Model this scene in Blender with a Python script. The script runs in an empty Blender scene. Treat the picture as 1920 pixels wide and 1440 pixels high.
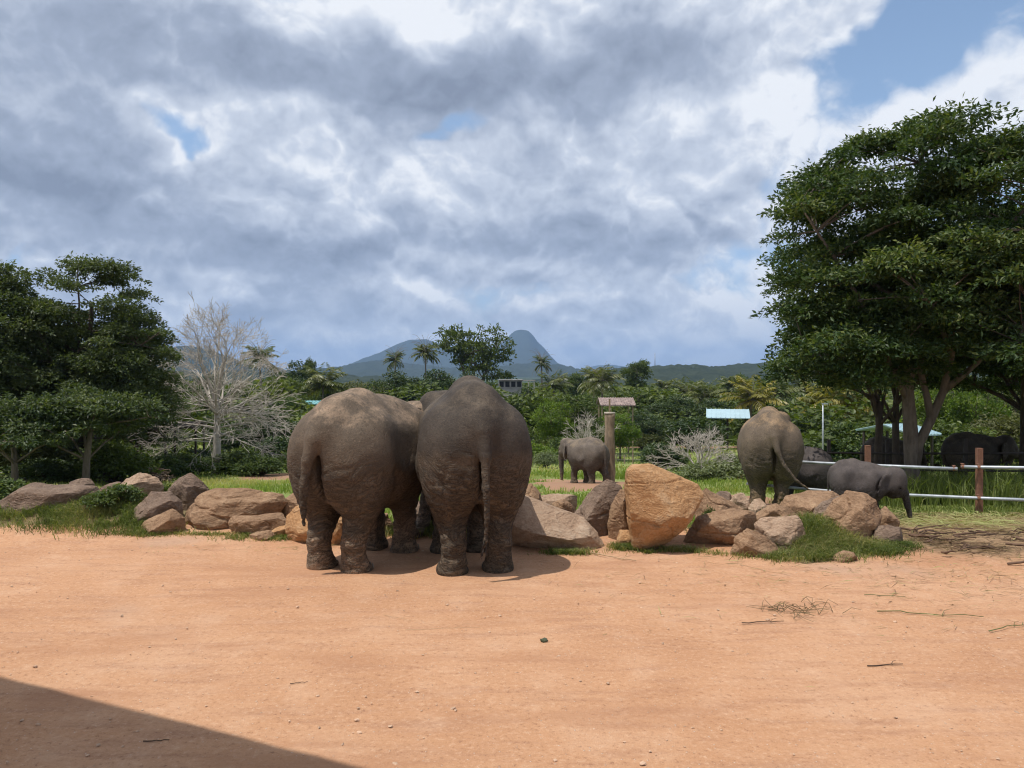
import bpy, math, random
import numpy as np
R = math.radians
random.seed(7)
rng = np.random.default_rng(11)
scene = bpy.context.scene
col = scene.collection

# ------------------------------------------------------------------ camera
F_PX, CX, HY, CAM_Z = 1450.0, 960.0, 700.0, 2.4        # focal length in photo pixels, horizon row, eye height
cam_data = bpy.data.cameras.new('camera')
cam_data.sensor_width = 36.0
cam_data.lens = 36.0 * F_PX / 1920.0
cam_data.shift_y = (HY - 720.0) / 1920.0
cam_data.clip_start = 0.05
cam_data.clip_end = 40000.0
cam = bpy.data.objects.new('camera', cam_data)
cam.location = (0, 0, CAM_Z)
cam.rotation_euler = (R(90), 0, 0)
col.objects.link(cam)
scene.camera = cam

# ------------------------------------------------------------------ exposure / render settings
vs = scene.view_settings
vs.view_transform = 'Standard'
vs.look = 'None'
vs.exposure = 0.0
vs.gamma = 1.0
vs.use_curve_mapping = False
scene.render.engine = 'CYCLES'
cy = scene.cycles
cy.max_bounces = 6
cy.diffuse_bounces = 3
cy.glossy_bounces = 2
cy.transmission_bounces = 3
cy.transparent_max_bounces = 6
cy.volume_bounces = 0
cy.caustics_reflective = False
cy.caustics_refractive = False
cy.sample_clamp_indirect = 4.0
cy.filter_width = 1.15
cy.use_adaptive_sampling = True
cy.adaptive_threshold = 0.02
try:
    cy.use_denoising = True
    cy.denoiser = 'OPENIMAGEDENOISE'
    cy.denoising_input_passes = 'RGB_ALBEDO_NORMAL'
    cy.denoising_prefilter = 'ACCURATE'
except Exception:
    pass

# ------------------------------------------------------------------ sun
SUN = np.array([-0.30, -0.17, 0.94]); SUN /= np.linalg.norm(SUN)       # towards the sun: high, from behind the left shoulder
sun_data = bpy.data.lights.new('sun', 'SUN')
sun_data.energy = 4.4
sun_data.angle = R(0.55)
sun_data.color = (1.0, 0.955, 0.89)
sun = bpy.data.objects.new('sun', sun_data)
from mathutils import Vector, Matrix
sun.rotation_euler = Vector(SUN).to_track_quat('Z', 'Y').to_euler()
sun.location = (-30, -17, 94)
col.objects.link(sun)

# ------------------------------------------------------------------ world: sky with broken cumulus
class NT:
    """small helper for building node trees"""
    def __init__(self, tree):
        self.t = tree; self.n = tree.nodes; self.l = tree.links
    def put(self, sock, v):
        if isinstance(v, bpy.types.NodeSocket): self.l.new(v, sock)
        elif v is not None:
            if isinstance(v, (tuple, list)) and sock.type == 'RGBA' and len(v) == 3: v = (*v, 1.0)
            sock.default_value = v
    def math(self, op, a, b=None, c=None, clamp=False):
        n = self.n.new('ShaderNodeMath'); n.operation = op; n.use_clamp = clamp
        self.put(n.inputs[0], a); self.put(n.inputs[1], b); self.put(n.inputs[2], c)
        return n.outputs[0]
    def vec(self, op, a, b=None, scale=None):
        n = self.n.new('ShaderNodeVectorMath'); n.operation = op
        self.put(n.inputs[0], a); self.put(n.inputs[1], b)
        if scale is not None: self.put(n.inputs['Scale'], scale)
        return n.outputs['Value'] if op in ('LENGTH', 'DOT_PRODUCT', 'DISTANCE') else n.outputs['Vector']
    def xyz(self, x, y, z):
        n = self.n.new('ShaderNodeCombineXYZ')
        self.put(n.inputs[0], x); self.put(n.inputs[1], y); self.put(n.inputs[2], z)
        return n.outputs[0]
    def sep(self, v):
        n = self.n.new('ShaderNodeSeparateXYZ'); self.put(n.inputs[0], v); return n.outputs
    def noise(self, v, scale=1.0, detail=4.0, rough=0.5, dist=0.0, lac=2.0, color=False):
        n = self.n.new('ShaderNodeTexNoise'); self.put(n.inputs['Vector'], v)
        n.inputs['Scale'].default_value = scale; n.inputs['Detail'].default_value = detail
        n.inputs['Roughness'].default_value = rough; n.inputs['Lacunarity'].default_value = lac
        n.inputs['Distortion'].default_value = dist
        return n.outputs['Color'] if color else n.outputs[0]
    def voronoi(self, v, scale=1.0, feature='F1', out='Distance', rand=1.0):
        n = self.n.new('ShaderNodeTexVoronoi'); n.feature = feature; self.put(n.inputs['Vector'], v)
        n.inputs['Scale'].default_value = scale; n.inputs['Randomness'].default_value = rand
        return n.outputs[out]
    def ramp(self, fac, stops, interp='LINEAR'):
        n = self.n.new('ShaderNodeValToRGB'); self.put(n.inputs[0], fac)
        cr = n.color_ramp; cr.interpolation = interp
        while len(cr.elements) < len(stops): cr.elements.new(0.5)
        for e, (p, c) in zip(cr.elements, stops):
            e.position = p; e.color = (*c, 1.0) if len(c) == 3 else c
        return n.outputs[0]
    def remap(self, v, a, b, c=0.0, d=1.0, smooth=True):
        n = self.n.new('ShaderNodeMapRange'); n.interpolation_type = 'SMOOTHSTEP' if smooth else 'LINEAR'
        self.put(n.inputs[0], v)
        for i, x in enumerate((a, b, c, d)): self.put(n.inputs[i + 1], x)
        return n.outputs[0]
    def mix(self, f, a, b, mode='MIX'):
        n = self.n.new('ShaderNodeMix'); n.data_type = 'RGBA'; n.blend_type = mode
        self.put(n.inputs[0], f); self.put(n.inputs[6], a); self.put(n.inputs[7], b)
        return n.outputs[2]
    def scale(self, v, s): return self.vec('MULTIPLY', v, s)
    def bump(self, h, strength=0.5, dist=0.02, normal=None):
        n = self.n.new('ShaderNodeBump'); self.put(n.inputs['Height'], h)
        n.inputs['Strength'].default_value = strength; n.inputs['Distance'].default_value = dist
        self.put(n.inputs['Normal'], normal)
        return n.outputs[0]
    def attr(self, name, out='Fac'):
        n = self.n.new('ShaderNodeAttribute'); n.attribute_name = name; return n.outputs[out]

world = bpy.data.worlds.new('World'); scene.world = world; world.use_nodes = True
world.cycles.sampling_method = 'MANUAL'; world.cycles.sample_map_resolution = 512
w = NT(world.node_tree); w.n.clear()
sky = w.n.new('ShaderNodeTexSky'); sky.sky_type = 'NISHITA'; sky.sun_disc = False
sky.sun_elevation = math.asin(SUN[2]); sky.sun_rotation = math.atan2(SUN[0], SUN[1])
sky.altitude = 100; sky.air_density = 1.0; sky.dust_density = 1.2; sky.ozone_density = 1.0
SKY_STRENGTH = 0.15
tc = w.n.new('ShaderNodeTexCoord')
D = w.vec('NORMALIZE', tc.outputs['Generated'])
dx, dy, dz = w.sep(D)
up = w.math('MAXIMUM', dz, 0.0)
def px_dir(px, py):
    v = np.array([(px - CX) / F_PX, 1.0, (HY - py) / F_PX]); return v / np.linalg.norm(v)
def blob(px, py, rx, ry):
    """soft patch of sky round a fixed compass direction; rx, ry in photo pixels"""
    c = px_dir(px, py)
    d = w.vec('SUBTRACT', D, tuple(c))
    d = w.vec('MULTIPLY', d, (F_PX / rx, F_PX / rx, F_PX / ry))
    return w.math('EXPONENT', w.math('MULTIPLY', w.vec('DOT_PRODUCT', d, d), -1.0))
def total(items):
    s = None
    for amp, *b in items:
        t = w.math('MULTIPLY', blob(*b), amp)
        s = t if s is None else w.math('ADD', s, t)
    return s
LIFT = 0.80
k_ = w.math('DIVIDE', 1.0, w.math('ADD', up, LIFT))
U = w.vec('SCALE', D, scale=k_)
Q0 = w.vec('MULTIPLY', U, (1.0, 1.0, 0.3))
warp = w.vec('SUBTRACT', w.noise(Q0, 4.2, 4, 0.6, color=True), (0.5, 0.5, 0.5))
Q = w.vec('ADD', w.vec('ADD', Q0, w.vec('SCALE', warp, scale=0.085)), (4.3, 1.7, 2.1))
D = w.vec('ADD', D, w.vec('SCALE', warp, scale=0.17))          # ragged edges for the patches placed below
def shifted(a): return w.vec('ADD', Q, w.vec('MULTIPLY', U, (-a, -a, a * 2.4)))   # the same place seen a little higher up
def puffs(v, s, det):
    """rounded lumps with sharp clefts between them"""
    n = w.noise(v, s, det, 0.53)
    return w.math('MULTIPLY', w.math('ABSOLUTE', w.math('SUBTRACT', n, 0.5)), 3.2)
big_a = w.noise(Q, 3.1, 6, 0.50); big_b = w.noise(shifted(0.055), 3.1, 4, 0.48)
pf_a = puffs(Q, 7.0, 6.0); pf_b = puffs(shifted(0.017), 7.0, 5.0)
cover_bias = total([(0.13, 700, 150, 420, 90), (0.20, 40, 330, 280, 150), (0.08, 600, 440, 300, 80), (0.08, 1120, 440, 230, 70),
                    (0.12, 1230, 110, 200, 100), (0.12, 200, 60, 420, 110), (0.06, 900, 600, 900, 60), (0.09, 1000, 300, 300, 60),
                    (0.16, 560, 500, 180, 60), (-0.25, 350, 268, 85, 34), (-0.15, 880, 235, 110, 28), (-0.12, 1690, 130, 75, 70), (-0.10, 1780, 110, 75, 60), (0.07, 1650, 40, 90, 30), (0.10, 1500, 50, 140, 100), (0.09, 1420, 280, 250, 100), (0.10, 1880, 260, 120, 80), (0.10, 500, 330, 400, 70),
                    (-0.10, 40, 500, 60, 30), (-0.08, 300, 560, 60, 40), (0.06, 1330, 470, 120, 60), (0.05, 1560, 150, 70, 60), (0.07, 1600, 60, 70, 50)])
dens = w.math('ADD', w.math('ADD', w.math('MULTIPLY', big_a, 0.82), w.math('ADD', w.math('MULTIPLY', pf_a, 0.16), w.remap(dz, 0.02, 0.30, 0.105, 0.055))), cover_bias)
cover = w.remap(w.math('ADD', dens, w.math('MULTIPLY', w.math('SUBTRACT', w.noise(Q, 22.0, 4, 0.6), 0.5), 0.05)), 0.432, 0.525)
relief = w.math('ADD', w.math('MULTIPLY', w.math('SUBTRACT', big_b, big_a), 2.2), w.math('MULTIPLY', w.math('SUBTRACT', pf_b, pf_a), 0.95))
dark_bias = total([(0.34, 760, 175, 340, 60), (0.33, 40, 340, 280, 120), (0.40, 560, 455, 260, 44), (0.42, 1060, 460, 250, 40), (0.32, 1240, 135, 150, 75),
                   (0.20, 200, 80, 340, 70), (0.20, 900, 590, 800, 34), (0.15, 1300, 530, 200, 30), (-0.26, 1010, 290, 150, 60), (-0.24, 640, 300, 160, 60), (-0.22, 1440, 520, 110, 60),
                   (-0.2, 1250, 250, 200, 50), (-0.2, 1860, 230, 110, 60), (-0.16, 900, 20, 300, 40)])
thick = w.remap(dens, 0.50, 0.82)
shade = w.math('ADD', w.math('ADD', w.math('MULTIPLY', thick, 0.36), dark_bias), relief)
shade = w.math('ADD', shade, w.remap(dz, 0.0, 0.22, 0.08, 0.13), clamp=True)
CL = 1.0 / SKY_STRENGTH
cloud_col = w.ramp(shade, [(0.0, (0.92, 0.95, 1.0)), (0.20, (0.64, 0.70, 0.81)), (0.56, (0.385, 0.445, 0.565)), (1.0, (0.25, 0.295, 0.39))])
cloud_col = w.vec('SCALE', cloud_col, scale=CL)
blue = w.vec('MULTIPLY', sky.outputs[0], w.mix(w.remap(dz, 0.0, 0.35), (0.72, 0.80, 1.0), (1.15, 1.14, 1.10)))
skycol = w.mix(w.math('MULTIPLY', cover, 0.97), blue, cloud_col)
veil = w.remap(dz, 0.0, 0.13, 0.40, 0.0)                      # thin bright layer low over the horizon
skycol = w.mix(veil, skycol, (0.42 * CL, 0.49 * CL, 0.61 * CL))
bg = w.n.new('ShaderNodeBackground'); w.put(bg.inputs['Color'], skycol); bg.inputs['Strength'].default_value = SKY_STRENGTH
wo = w.n.new('ShaderNodeOutputWorld'); w.l.new(bg.outputs[0], wo.inputs['Surface'])

# ------------------------------------------------------------------ helpers: noise, terrain, meshes
def _hash(ix, iy, iz, seed):
    h = (ix * 374761393 + iy * 668265263 + iz * 2147483647 + seed * 1274126177) & 0xffffffff
    h = ((h ^ (h >> 13)) * 1274126177) & 0xffffffff
    h = ((h ^ (h >> 16)) * 2246822519) & 0xffffffff
    return ((h ^ (h >> 15)) & 0xffffff) / float(0xffffff)
def vnoise(P, seed=0):
    P = np.asarray(P, float); i = np.floor(P).astype(np.int64); f = P - i; u = f * f * (3 - 2 * f)
    r = 0
    for a in (0, 1):
        for b in (0, 1):
            for c in (0, 1):
                wgt = (u[..., 0] if a else 1 - u[..., 0]) * (u[..., 1] if b else 1 - u[..., 1]) * (u[..., 2] if c else 1 - u[..., 2])
                r = r + wgt * _hash(i[..., 0] + a, i[..., 1] + b, i[..., 2] + c, seed)
    return r * 2 - 1
def fbm(P, octaves=4, seed=0, gain=0.5):
    a, r, P = 1.0, 0, np.asarray(P, float)
    for o in range(octaves):
        r = r + a * vnoise(P, seed + o); P = P * 2.03 + 11.7; a *= gain
    return r
def n2(x, y, s, seed=0, octaves=3):
    x = np.asarray(x, float); y = np.asarray(y, float)
    return fbm(np.stack([x * s, y * s, np.zeros_like(x * s)], -1), octaves, seed)

PROF_Y = [-60, 11.0, 12.2, 13.5, 16.8, 20.5, 25, 30, 37, 42, 57, 75, 100, 200, 400, 900, 30000]
PROF_Z = [0, 0.0, -0.05, -0.2, -0.55, -0.95, -1.45, -2.0, -2.75, -3.15, -4.3, -5.0, -5.8, -8.5, -11, -13, -13]
_py = np.concatenate([np.arange(-60, 120, 0.5), [200, 400, 900, 30000]])
_pz = np.interp(_py, PROF_Y, PROF_Z)
_k = np.exp(-np.linspace(-2, 2, 7) ** 2); _k /= _k.sum()
_pz[3:-7] = np.convolve(_pz[:-4], _k, 'valid')[:len(_pz[3:-7])]
def gz(x, y):
    x = np.asarray(x, float); y = np.asarray(y, float)
    z = np.interp(y, _py, _pz)
    def g(cx, cy_, rx, ry, h): return h * np.exp(-((x - cx) / rx) ** 2 - ((y - cy_) / ry) ** 2)
    z = z + g(-6.6, 12.3, 1.5, 0.75, 0.42) + g(-8.6, 12.6, 1.6, 0.8, 0.25) + g(4.3, 11.0, 0.75, 0.55, 0.30) + g(1.6, 11.7, 3.2, 0.6, 0.14)
    z = z + g(-3.5, 12.2, 2.0, 0.7, 0.12)
    far = np.clip((y - 14) / 10, 0, 1)
    z = z + far * 0.10 * n2(x, y, 0.25, 3) + np.clip((y - 60) / 60, 0, 1) * 0.8 * n2(x, y, 0.03, 5)
    return z
def at(px, py, d):
    """photo pixel at a chosen distance in front of the camera -> world point"""
    return np.array([(px - CX) * d / F_PX, d, CAM_Z - (py - HY) * d / F_PX])
def on_ground(px, d):
    x = (px - CX) * d / F_PX
    return np.array([x, d, float(gz(x, d))])

def mk(name, V, Fs, mat=None, smooth=True, attrs=None):
    """mesh from an (n,3) vertex array and one or more (m,k) face index arrays"""
    V = np.asarray(V, np.float32)
    if isinstance(Fs, np.ndarray): Fs = [Fs]
    Fs = [np.asarray(f, np.int32) for f in Fs if len(f)]
    me = bpy.data.meshes.new(name)
    me.vertices.add(len(V)); me.vertices.foreach_set('co', V.ravel())
    loops = np.concatenate([f.ravel() for f in Fs]); tot = np.concatenate([np.full(len(f), f.shape[1], np.int32) for f in Fs])
    me.loops.add(len(loops)); me.loops.foreach_set('vertex_index', loops)
    me.polygons.add(len(tot)); start = np.concatenate([[0], np.cumsum(tot)[:-1]]).astype(np.int32)
    me.polygons.foreach_set('loop_start', start); me.polygons.foreach_set('loop_total', tot)
    me.polygons.foreach_set('use_smooth', np.full(len(tot), bool(smooth)))
    for k, a in (attrs or {}).items():
        at_ = me.attributes.new(k, 'FLOAT', 'POINT'); at_.data.foreach_set('value', np.asarray(a, np.float32))
    me.update(calc_edges=True); me.validate()
    if mat: me.materials.append(mat)
    return me
def obj(name, me, parent=None, loc=None, rot=None, scl=None):
    o = bpy.data.objects.new(name, me); col.objects.link(o)
    if parent is not None: o.parent = parent
    if loc is not None: o.location = tuple(float(v) for v in loc)
    if rot is not None: o.rotation_euler = tuple(float(v) for v in rot)
    if scl is not None: o.scale = (scl,) * 3 if np.isscalar(scl) else tuple(scl)
    return o
def tag(o, label=None, cat=None, group=None, kind=None):
    if label: o['label'] = label
    if cat: o['category'] = cat
    if group: o['group'] = group
    if kind: o['kind'] = kind
    return o
def empty(name, loc, rz=0.0, scl=1.0):
    o = bpy.data.objects.new(name, None); col.objects.link(o); o.empty_display_size = 0.2
    o.location = tuple(float(v) for v in loc); o.rotation_euler = (0, 0, rz); o.scale = (scl,) * 3
    return o

class Geo:
    """collects boxes, tubes and loose faces into one mesh"""
    def __init__(self): self.V = []; self.Q = []; self.T = []; self.n = 0; self.A = []
    def add(self, V, quads=None, tris=None, a=0.0):
        V = np.asarray(V, float); self.V.append(V)
        self.A.append(np.broadcast_to(np.asarray(a, float), (len(V),)))
        if quads is not None and len(quads): self.Q.append(np.asarray(quads) + self.n)
        if tris is not None and len(tris): self.T.append(np.asarray(tris) + self.n)
        self.n += len(V)
    def box(self, c, s, rz=0.0, M=None):
        V = np.array([[x, y, z] for x in (-.5, .5) for y in (-.5, .5) for z in (-.5, .5)]) * np.asarray(s)
        if M is not None: V = V @ np.asarray(M).T
        ca, sa = math.cos(rz), math.sin(rz)
        V = V @ np.array([[ca, sa, 0], [-sa, ca, 0], [0, 0, 1]]) + np.asarray(c)
        self.add(V, [[0, 1, 3, 2], [4, 6, 7, 5], [0, 4, 5, 1], [2, 3, 7, 6], [0, 2, 6, 4], [1, 5, 7, 3]])
    def tube(self, pts, rad, sides=6, cap=True, a=0.0):
        pts = np.asarray(pts, float); n = len(pts); rad = np.broadcast_to(np.asarray(rad, float), (n,))
        t = np.gradient(pts, axis=0); t /= np.linalg.norm(t, axis=1)[:, None] + 1e-9
        ref = np.array([0.0, 0, 1]) if abs(t[:, 2]).mean() < 0.8 else np.array([1.0, 0, 0])
        u = np.cross(t, ref); u /= np.linalg.norm(u, axis=1)[:, None] + 1e-9
        v = np.cross(t, u)
        ang = np.arange(sides) * 2 * math.pi / sides
        V = pts[:, None] + rad[:, None, None] * (np.cos(ang)[None, :, None] * u[:, None] + np.sin(ang)[None, :, None] * v[:, None])
        i = np.arange(n - 1)[:, None] * sides; j = np.arange(sides)[None]; jn = (j + 1) % sides
        q = np.stack([i + j, i + jn, i + sides + jn, i + sides + j], -1).reshape(-1, 4)
        V = V.reshape(-1, 3); tr = []
        if cap:
            V = np.concatenate([V, pts[:1], pts[-1:]]); b = n * sides
            for k in range(sides):
                tr.append([b, (k + 1) % sides, k]); tr.append([b + 1, (n - 1) * sides + k, (n - 1) * sides + (k + 1) % sides])
        self.add(V, q, tr, a)
    def mesh(self, name, mat, smooth=True, attr=None):
        V = np.concatenate(self.V); fs = []
        if self.Q: fs.append(np.concatenate(self.Q))
        if self.T: fs.append(np.concatenate(self.T))
        return mk(name, V, fs, mat, smooth, {attr: np.concatenate(self.A)} if attr else None)

def material(name):
    m = bpy.data.materials.new(name); m.use_nodes = True
    g = NT(m.node_tree); b = g.n['Principled BSDF']; b.inputs['Specular IOR Level'].default_value = 0.3
    return m, g, b
def plain(name, c, rough=0.8, metal=0.0, var=0.15, scale=3.0, bump=0.0, bscale=40.0, coords='Object'):
    m, g, b = material(name)
    t = g.n.new('ShaderNodeTexCoord').outputs[coords]
    k = g.noise(t, scale, 5, 0.6)
    lo = tuple(x * (1 - var) for x in c); hi = tuple(x * (1 + var) for x in c)
    g.put(b.inputs['Base Color'], g.ramp(k, [(0.3, lo), (0.7, hi)]))
    b.inputs['Roughness'].default_value = rough; b.inputs['Metallic'].default_value = metal
    if bump: g.put(b.inputs['Normal'], g.bump(g.noise(t, bscale, 4, 0.6), bump, 0.01))
    return m
# ------------------------------------------------------------------ ground: one sheet out to the horizon
def smooth01(v, a, b):
    t = np.clip((v - a) / (b - a), 0, 1); return t * t * (3 - 2 * t)
def edge_y(x):
    """where the red earth yard ends and the planted strip begins"""
    return np.interp(x, [-30, -9, -5.9, -5.2, -3.0, -1.6, 0.2, 1.4, 2.2, 3.1, 3.7, 4.6, 5.2, 5.8, 7.0, 9.0, 14, 30],
                     [11.4, 11.35, 11.4, 12.2, 12.3, 12.2, 12.0, 11.6, 11.6, 11.2, 9.9, 9.9, 10.6, 13.2, 13.9, 14.3, 14.6, 16])
def patch(x, y, cx, cy_, rx, ry): return np.exp(-(((x - cx) / rx) ** 2 + ((y - cy_) / ry) ** 2) ** 2)
def bare(x, y):
    b = patch(x, y, 3.3, 31.0, 2.6, 6.5)
    b = np.maximum(b, patch(x, y, 5.0, 20.5, 2.2, 3.2) * 0.9)
    b = np.maximum(b, patch(x, y, 0.6, 27.0, 0.9, 2.0) * 0.5)
    b = np.maximum(b, patch(x, y, -11.9, 40.5, 2.0, 4.6))
    b = np.maximum(b, patch(x, y, -8.2, 34.5, 3.0, 1.2))
    b = np.maximum(b, patch(x, y, 0.5, 37.0, 3.2, 1.6) * 0.6)
    road = np.exp(-((y - (76 + 1.2 * np.sin(x * 0.07)) ) / 1.7) ** 4) * smooth01(x, -30, 3)
    return np.maximum(b, road)
def grass_mask(x, y):
    e = edge_y(x) + 0.22 * n2(x, y, 1.6, 21) + 0.5 * n2(x, y, 0.5, 23) * smooth01(x, 4.8, 6.5)
    g = smooth01(y, e - 0.12, e + 0.25)
    g = g * (1 - smooth01(bare(x, y) + 0.22 * n2(x, y, 0.9, 27), 0.35, 0.6))
    return g
def litter_mask(x, y):
    m = smooth01(x + 0.35 * n2(x, y, 0.8, 31), 4.7, 5.9) * smooth01(y + 0.35 * n2(x, y, 0.9, 33), 9.6, 10.5) * (1 - smooth01(y, 14.2, 15.2))
    return m
def axis(parts):
    return np.unique(np.round(np.concatenate([np.arange(a, b, s) for a, b, s in parts]), 4))
gx = axis([(0, 10, 0.15), (10, 20, 0.4), (20, 60, 1.5), (60, 400, 15), (400, 2000, 120), (2000, 20001, 1200)])
gx = np.concatenate([-gx[:0:-1], gx])
gy = axis([(-40, 2, 2.0), (2, 9, 0.18), (9, 16, 0.11), (16, 30, 0.3), (30, 60, 0.7), (60, 140, 1.5), (140, 600, 12), (600, 3000, 120), (3000, 20001, 1200)])
X, Y = np.meshgrid(gx, gy, indexing='xy')
Z = gz(X, Y)
gm = grass_mask(X, Y) * (Y < 3000); lm = litter_mask(X, Y)
Z = Z + (Y < 30) * (0.010 * n2(X, Y, 1.3, 41) + 0.006 * n2(X, Y, 4.0, 43) * (1 - gm) + 0.05 * gm * n2(X, Y, 0.8, 47)) + lm * 0.05 * np.maximum(0, n2(X, Y, 1.6, 49))
nx_, ny_ = len(gx), len(gy)
idx = np.arange(nx_ * ny_).reshape(ny_, nx_)
quads = np.stack([idx[:-1, :-1], idx[:-1, 1:], idx[1:, 1:], idx[1:, :-1]], -1).reshape(-1, 4)
m_ground, g, b = material('earth_and_turf')
geo = g.n.new('ShaderNodeNewGeometry').outputs['Position']
mott = g.noise(geo, 0.55, 5, 0.6); grain = g.noise(geo, 22, 8, 0.78); speck = g.noise(geo, 75, 3, 0.7)
streak = g.noise(g.scale(geo, (0.6, 3.5, 1)), 1.7, 6, 0.65)
earth = g.ramp(mott, [(0.28, (0.40, 0.208, 0.110)), (0.5, (0.47, 0.258, 0.142)), (0.72, (0.51, 0.305, 0.185))])
earth = g.mix(g.remap(streak, 0.46, 0.70, 0, 0.85), earth, (0.38, 0.205, 0.120))
earth = g.mix(g.remap(grain, 0.50, 0.68, 0, 0.8), earth, (0.57, 0.365, 0.235))
earth = g.mix(g.remap(grain, 0.46, 0.32, 0, 0.9), earth, (0.245, 0.125, 0.075))
earth = g.mix(g.remap(speck, 0.42, 0.28, 0, 0.5), earth, (0.20, 0.10, 0.06))
earth = g.mix(g.remap(speck, 0.62, 0.76, 0, 0.6), earth, (0.70, 0.52, 0.38))
peb = g.voronoi(geo, 26, 'F1', 'Distance'); pebc = g.voronoi(geo, 26, 'F1', 'Color')
pebm = g.math('MULTIPLY', g.remap(peb, 0.20, 0.10), g.remap(g.sep(pebc)[0], 0.72, 0.76))
earth = g.mix(g.math('MULTIPLY', pebm, 0.8), earth, (0.60, 0.46, 0.36))
earth = g.mix(g.remap(g.noise(geo, 2.3, 5, 0.65), 0.50, 0.68, 0, 0.22), earth, (0.60, 0.40, 0.27))
earth = g.mix(g.remap(g.noise(g.scale(geo, (0.5, 1.6, 1)), 0.9, 6, 0.6), 0.52, 0.66, 0, 0.5), earth, (0.37, 0.19, 0.105))
grey = g.remap(g.noise(geo, 0.33, 3, 0.5), 0.60, 0.74, 0, 0.55)
earth = g.mix(grey, earth, (0.38, 0.26, 0.19))
soil = g.ramp(grain, [(0.3, (0.20, 0.115, 0.07)), (0.7, (0.33, 0.205, 0.135))])
py_ = g.sep(geo)[1]
earth = g.mix(g.remap(py_, 12, 16, 0, 0.75), earth, soil)
turf = g.ramp(g.noise(geo, 1.3, 5, 0.65), [(0.25, (0.130, 0.150, 0.045)), (0.5, (0.185, 0.225, 0.065)), (0.75, (0.300, 0.250, 0.120))])
turf = g.mix(g.remap(py_, 14.5, 12.0, 0, 0.85), turf, g.mix(0.5, soil, (0.12, 0.10, 0.045)))
gmask = g.remap(g.math('ADD', g.attr('grass'), g.math('MULTIPLY', g.math('SUBTRACT', g.noise(geo, 7, 4, 0.6), 0.5), 0.5)), 0.38, 0.62)
c = g.mix(gmask, earth, turf)
litc = g.ramp(g.noise(g.scale(geo, (1, 1.4, 1)), 11, 5, 0.7), [(0.3, (0.10, 0.062, 0.040)), (0.5, (0.24, 0.165, 0.095)), (0.7, (0.36, 0.28, 0.15))])
c = g.mix(g.math('MULTIPLY', g.attr('litter'), 0.8), c, litc)
c = g.mix(g.remap(py_, 84, 110), c, g.ramp(g.noise(geo, 0.15, 6, 0.7), [(0.35, (0.020, 0.034, 0.014)), (0.65, (0.060, 0.080, 0.032))]))     # wooded country from here on
g.put(b.inputs['Base Color'], c); b.inputs['Roughness'].default_value = 0.95; b.inputs['Specular IOR Level'].default_value = 0.12
h = g.math('ADD', g.math('ADD', g.math('MULTIPLY', grain, 0.8), g.math('MULTIPLY', speck, 0.35)), g.math('ADD', g.math('MULTIPLY', pebm, 0.5), g.math('MULTIPLY', streak, 0.8)))
g.put(b.inputs['Normal'], g.bump(h, 0.8, 0.016))
ground = obj('ground', mk('ground', np.stack([X, Y, Z], -1).reshape(-1, 3), quads, m_ground, True, {'grass': gm.ravel(), 'litter': lm.ravel()}))
tag(ground, kind='structure')
# ------------------------------------------------------------------ elephants: one continuous skin each, from blended volumes
def surface_nets(Fv, org, h):
    s = Fv < 0
    nx, ny, nz = Fv.shape
    c = np.zeros((nx - 1, ny - 1, nz - 1), np.int8)
    for a in (0, 1):
        for b_ in (0, 1):
            for d in (0, 1): c += s[a:nx - 1 + a, b_:ny - 1 + b_, d:nz - 1 + d]
    act = np.argwhere((c > 0) & (c < 8))
    vid = -np.ones(c.shape, np.int64); vid[tuple(act.T)] = np.arange(len(act))
    acc = np.zeros((len(act), 3)); cnt = np.zeros(len(act))
    offs = [(a, b_, d) for a in (0, 1) for b_ in (0, 1) for d in (0, 1)]
    for o in offs:
        for ax in range(3):
            if o[ax]: continue
            o2 = list(o); o2[ax] = 1
            f0 = Fv[tuple((act + o).T)]; f1 = Fv[tuple((act + o2).T)]
            m = (f0 < 0) != (f1 < 0)
            t = np.where(m, f0 / np.where(m, f0 - f1, 1), 0)
            p = np.array(o, float)[None].repeat(len(act), 0); p[:, ax] += t
            acc[m] += p[m]; cnt += m
    V = (act + acc / cnt[:, None]) * h + org
    Q = []
    for ax in range(3):
        b1, b2 = [(1, 2), (2, 0), (0, 1)][ax]
        sl0 = [slice(None)] * 3; sl1 = [slice(None)] * 3
        sl0[ax] = slice(0, -1); sl1[ax] = slice(1, None)
        ch = s[tuple(sl0)] != s[tuple(sl1)]
        e = np.argwhere(ch)
        ok = (e[:, b1] > 0) & (e[:, b2] > 0) & (e[:, b1] < Fv.shape[b1] - 1) & (e[:, b2] < Fv.shape[b2] - 1); e = e[ok]
        ins = s[tuple(e.T)]
        def cell(d1, d2):
            q = e.copy(); q[:, b1] -= d1; q[:, b2] -= d2; return vid[tuple(q.T)]
        q = np.stack([cell(1, 1), cell(0, 1), cell(0, 0), cell(1, 0)], -1)
        q[~ins] = q[~ins][:, ::-1]
        Q.append(q)
    return V, np.concatenate(Q)
def relax(V, Q, it=2, lam=0.5):
    e = np.concatenate([Q[:, [0, 1]], Q[:, [1, 2]], Q[:, [2, 3]], Q[:, [3, 0]]]); e = np.concatenate([e, e[:, ::-1]])
    deg = np.bincount(e[:, 0], minlength=len(V))[:, None]
    for _ in range(it):
        s = np.stack([np.bincount(e[:, 0], V[e[:, 1], k], minlength=len(V)) for k in range(3)], -1)
        V = V + lam * (s / np.maximum(deg, 1) - V)
    return V
def smin(a, b_, k):
    h = np.maximum(k - np.abs(a - b_), 0) / k
    return np.minimum(a, b_) - h * h * k * 0.25
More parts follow.
